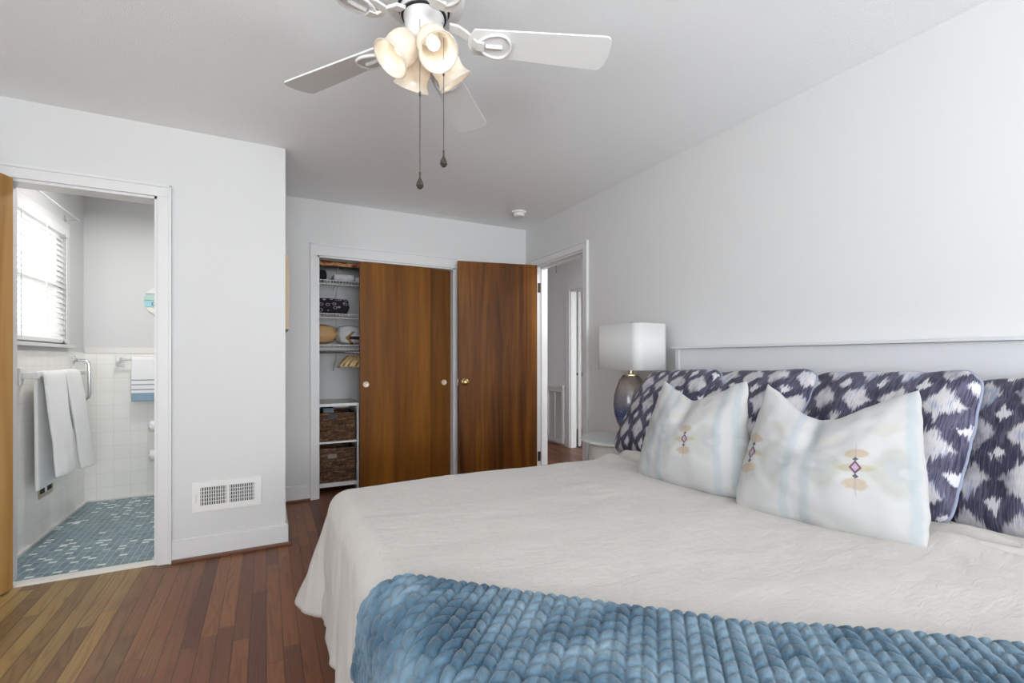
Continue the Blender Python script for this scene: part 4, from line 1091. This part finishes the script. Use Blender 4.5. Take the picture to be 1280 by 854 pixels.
# round plank sign
sg = empty('round_sign', (-.778, BWY-.0005, 1.630), 'round plank sign in white, green and blue on the bathroom wall', 'sign')
bands_ = [(.125, .06, srgb(222, 224, 222)), (.058, .004, srgb(178, 204, 196)), (.002, -.052, srgb(160, 206, 214)), (-.054, -.125, srgb(226, 222, 212))]
for zt, zb_, c in bands_:
    r_ = .125; pts = []
    for k in range(13):
        zz = zb_+(zt-zb_)*k/12; pts.append((math.sqrt(max(0, r_*r_-zz*zz)), -.001, zz))
    full = pts+[(-x, y, z) for x, y, z in reversed(pts)]
    cl_ = []
    for p in full:
        if not cl_ or (Vector(p)-Vector(cl_[-1])).length > 1e-4: cl_.append(p)
    if (Vector(cl_[0])-Vector(cl_[-1])).length < 1e-4: cl_.pop()
    bm = bmesh.new(); prism(bm, cl_, (0, -.012, 0)); link('plank', bm, simple('sign_paint', c, .7), sg)
bm = bmesh.new()
for b in ((-.055, .075, -.020, .079), (-.055, .079, -.051, .102), (-.024, .079, -.020, .102), (-.055, .102, -.020, .105), (-.045, .085, -.030, .088)): box(bm, b[0], -.0145, b[1], b[2], -.0131, b[3])
for b in ((-.11, .056, .11, .0595), (-.118, .0015, .118, .0045), (-.107, -.0545, .107, -.0515)): box(bm, b[0], -.0142, b[1], b[2], -.0131, b[3])
for k in range(5):
    a = 2*PI*k/5; bmesh.ops.create_icosphere(bm, subdivisions=1, radius=.006, matrix=Matrix.Translation((-.06+.011*math.cos(a), -.013, -.026+.011*math.sin(a))) @ Matrix.Diagonal((1, .2, 1, 1)))
link('painted_marks', bm, simple('grey_paint', srgb(104, 116, 120), .7), sg)
# floor register in tile
rv = empty('tile_vent', (TX+.0005, 4.125, .325), 'small brass framed vent low on the bathroom tile wall', 'vent')
bm = bmesh.new()
for b in ((0, -.11, -.07, .006, -.098, .07), (0, .098, -.07, .006, .11, .07), (0, -.098, .058, .006, .098, .07), (0, -.098, -.07, .006, .098, -.045)): box(bm, *b)
link('frame', bm, simple('dull_brass', srgb(176, 168, 140), .4), rv)
boxes('grille', [(0, -.098, -.045, .002, .098, .058)], M['dark'], rv)
boxes('divider', [(.002, -.012, -.045, .006, .012, .058)], M['white_metal'], rv)

# ------------------------------------------------------------------ hall fittings
gr = empty('return_grille', (HX-.0005, 5.385, 0), 'white louvered return air grille on the hall wall', 'vent')
bm = bmesh.new(); GW, GH = .205, .765
for b in ((-.03, -GW, .03, 0, -GW+.05, GH-.0), (-.03, GW-.05, .03, 0, GW, GH), (-.03, -GW+.05, GH-.06, 0, GW-.05, GH), (-.03, -GW+.05, .03, 0, GW-.05, .10)): box(bm, *b, bev=.004)
box(bm, -.045, -GW-.015, GH, 0, GW+.015, GH+.03, bev=.004)
link('frame', bm, M['trim'], gr)
bm = bmesh.new(); z = .115
while z < GH-.07:
    box(bm, -.013, -GW+.05, -.001, .013, GW-.05, .001, mat=Matrix.Translation((-.012, 0, z)) @ Matrix.Rotation(R(-40), 4, 'Y')); z += .022
box(bm, -.026, -.008, .1, -.018, .008, GH-.06)
link('louvers', bm, M['white_metal'], gr)
boxes('duct_opening', [(-.001, -GW+.05, .10, 0, GW-.05, GH-.06)], simple('grey_shadow_box', (.2, .2, .2), .8), gr)
hl_ = empty('added_ceiling_lamp', (2.95, 3.55, H), 'unseen round ceiling lamp added to brighten the hall', 'lamp')  # fixture and area light out of view, added to lift the hall brightness
bm = bmesh.new(); lathe(bm, [(0, -.0005), (.14, -.0005), (.14, -.02), (0, -.02)], 40); link('fill_base', bm, M['white_metal'], hl_)
bm = bmesh.new(); lathe(bm, [(.13, -.0205), (.125, -.05), (.09, -.08), (0, -.095)], 40, cap=False); autosmooth(link('fill_dome', bm, dm_.m, hl_), 80)
area('hall_fill_light', (2.95, 3.55, H-.10), (0, 0, 0), .22, .22, 11, (1, .98, .96))
pc = empty('attic_pull_cord', (2.98, 4.62, H-.0005), 'short dark pull cord hanging from the hall ceiling', 'cord')
bm = bmesh.new(); tube(bm, [(0, 0, 0), (0, 0, -.26), (.01, 0, -.29)], .004, 6); link('cord', bm, M['bronze'], pc)
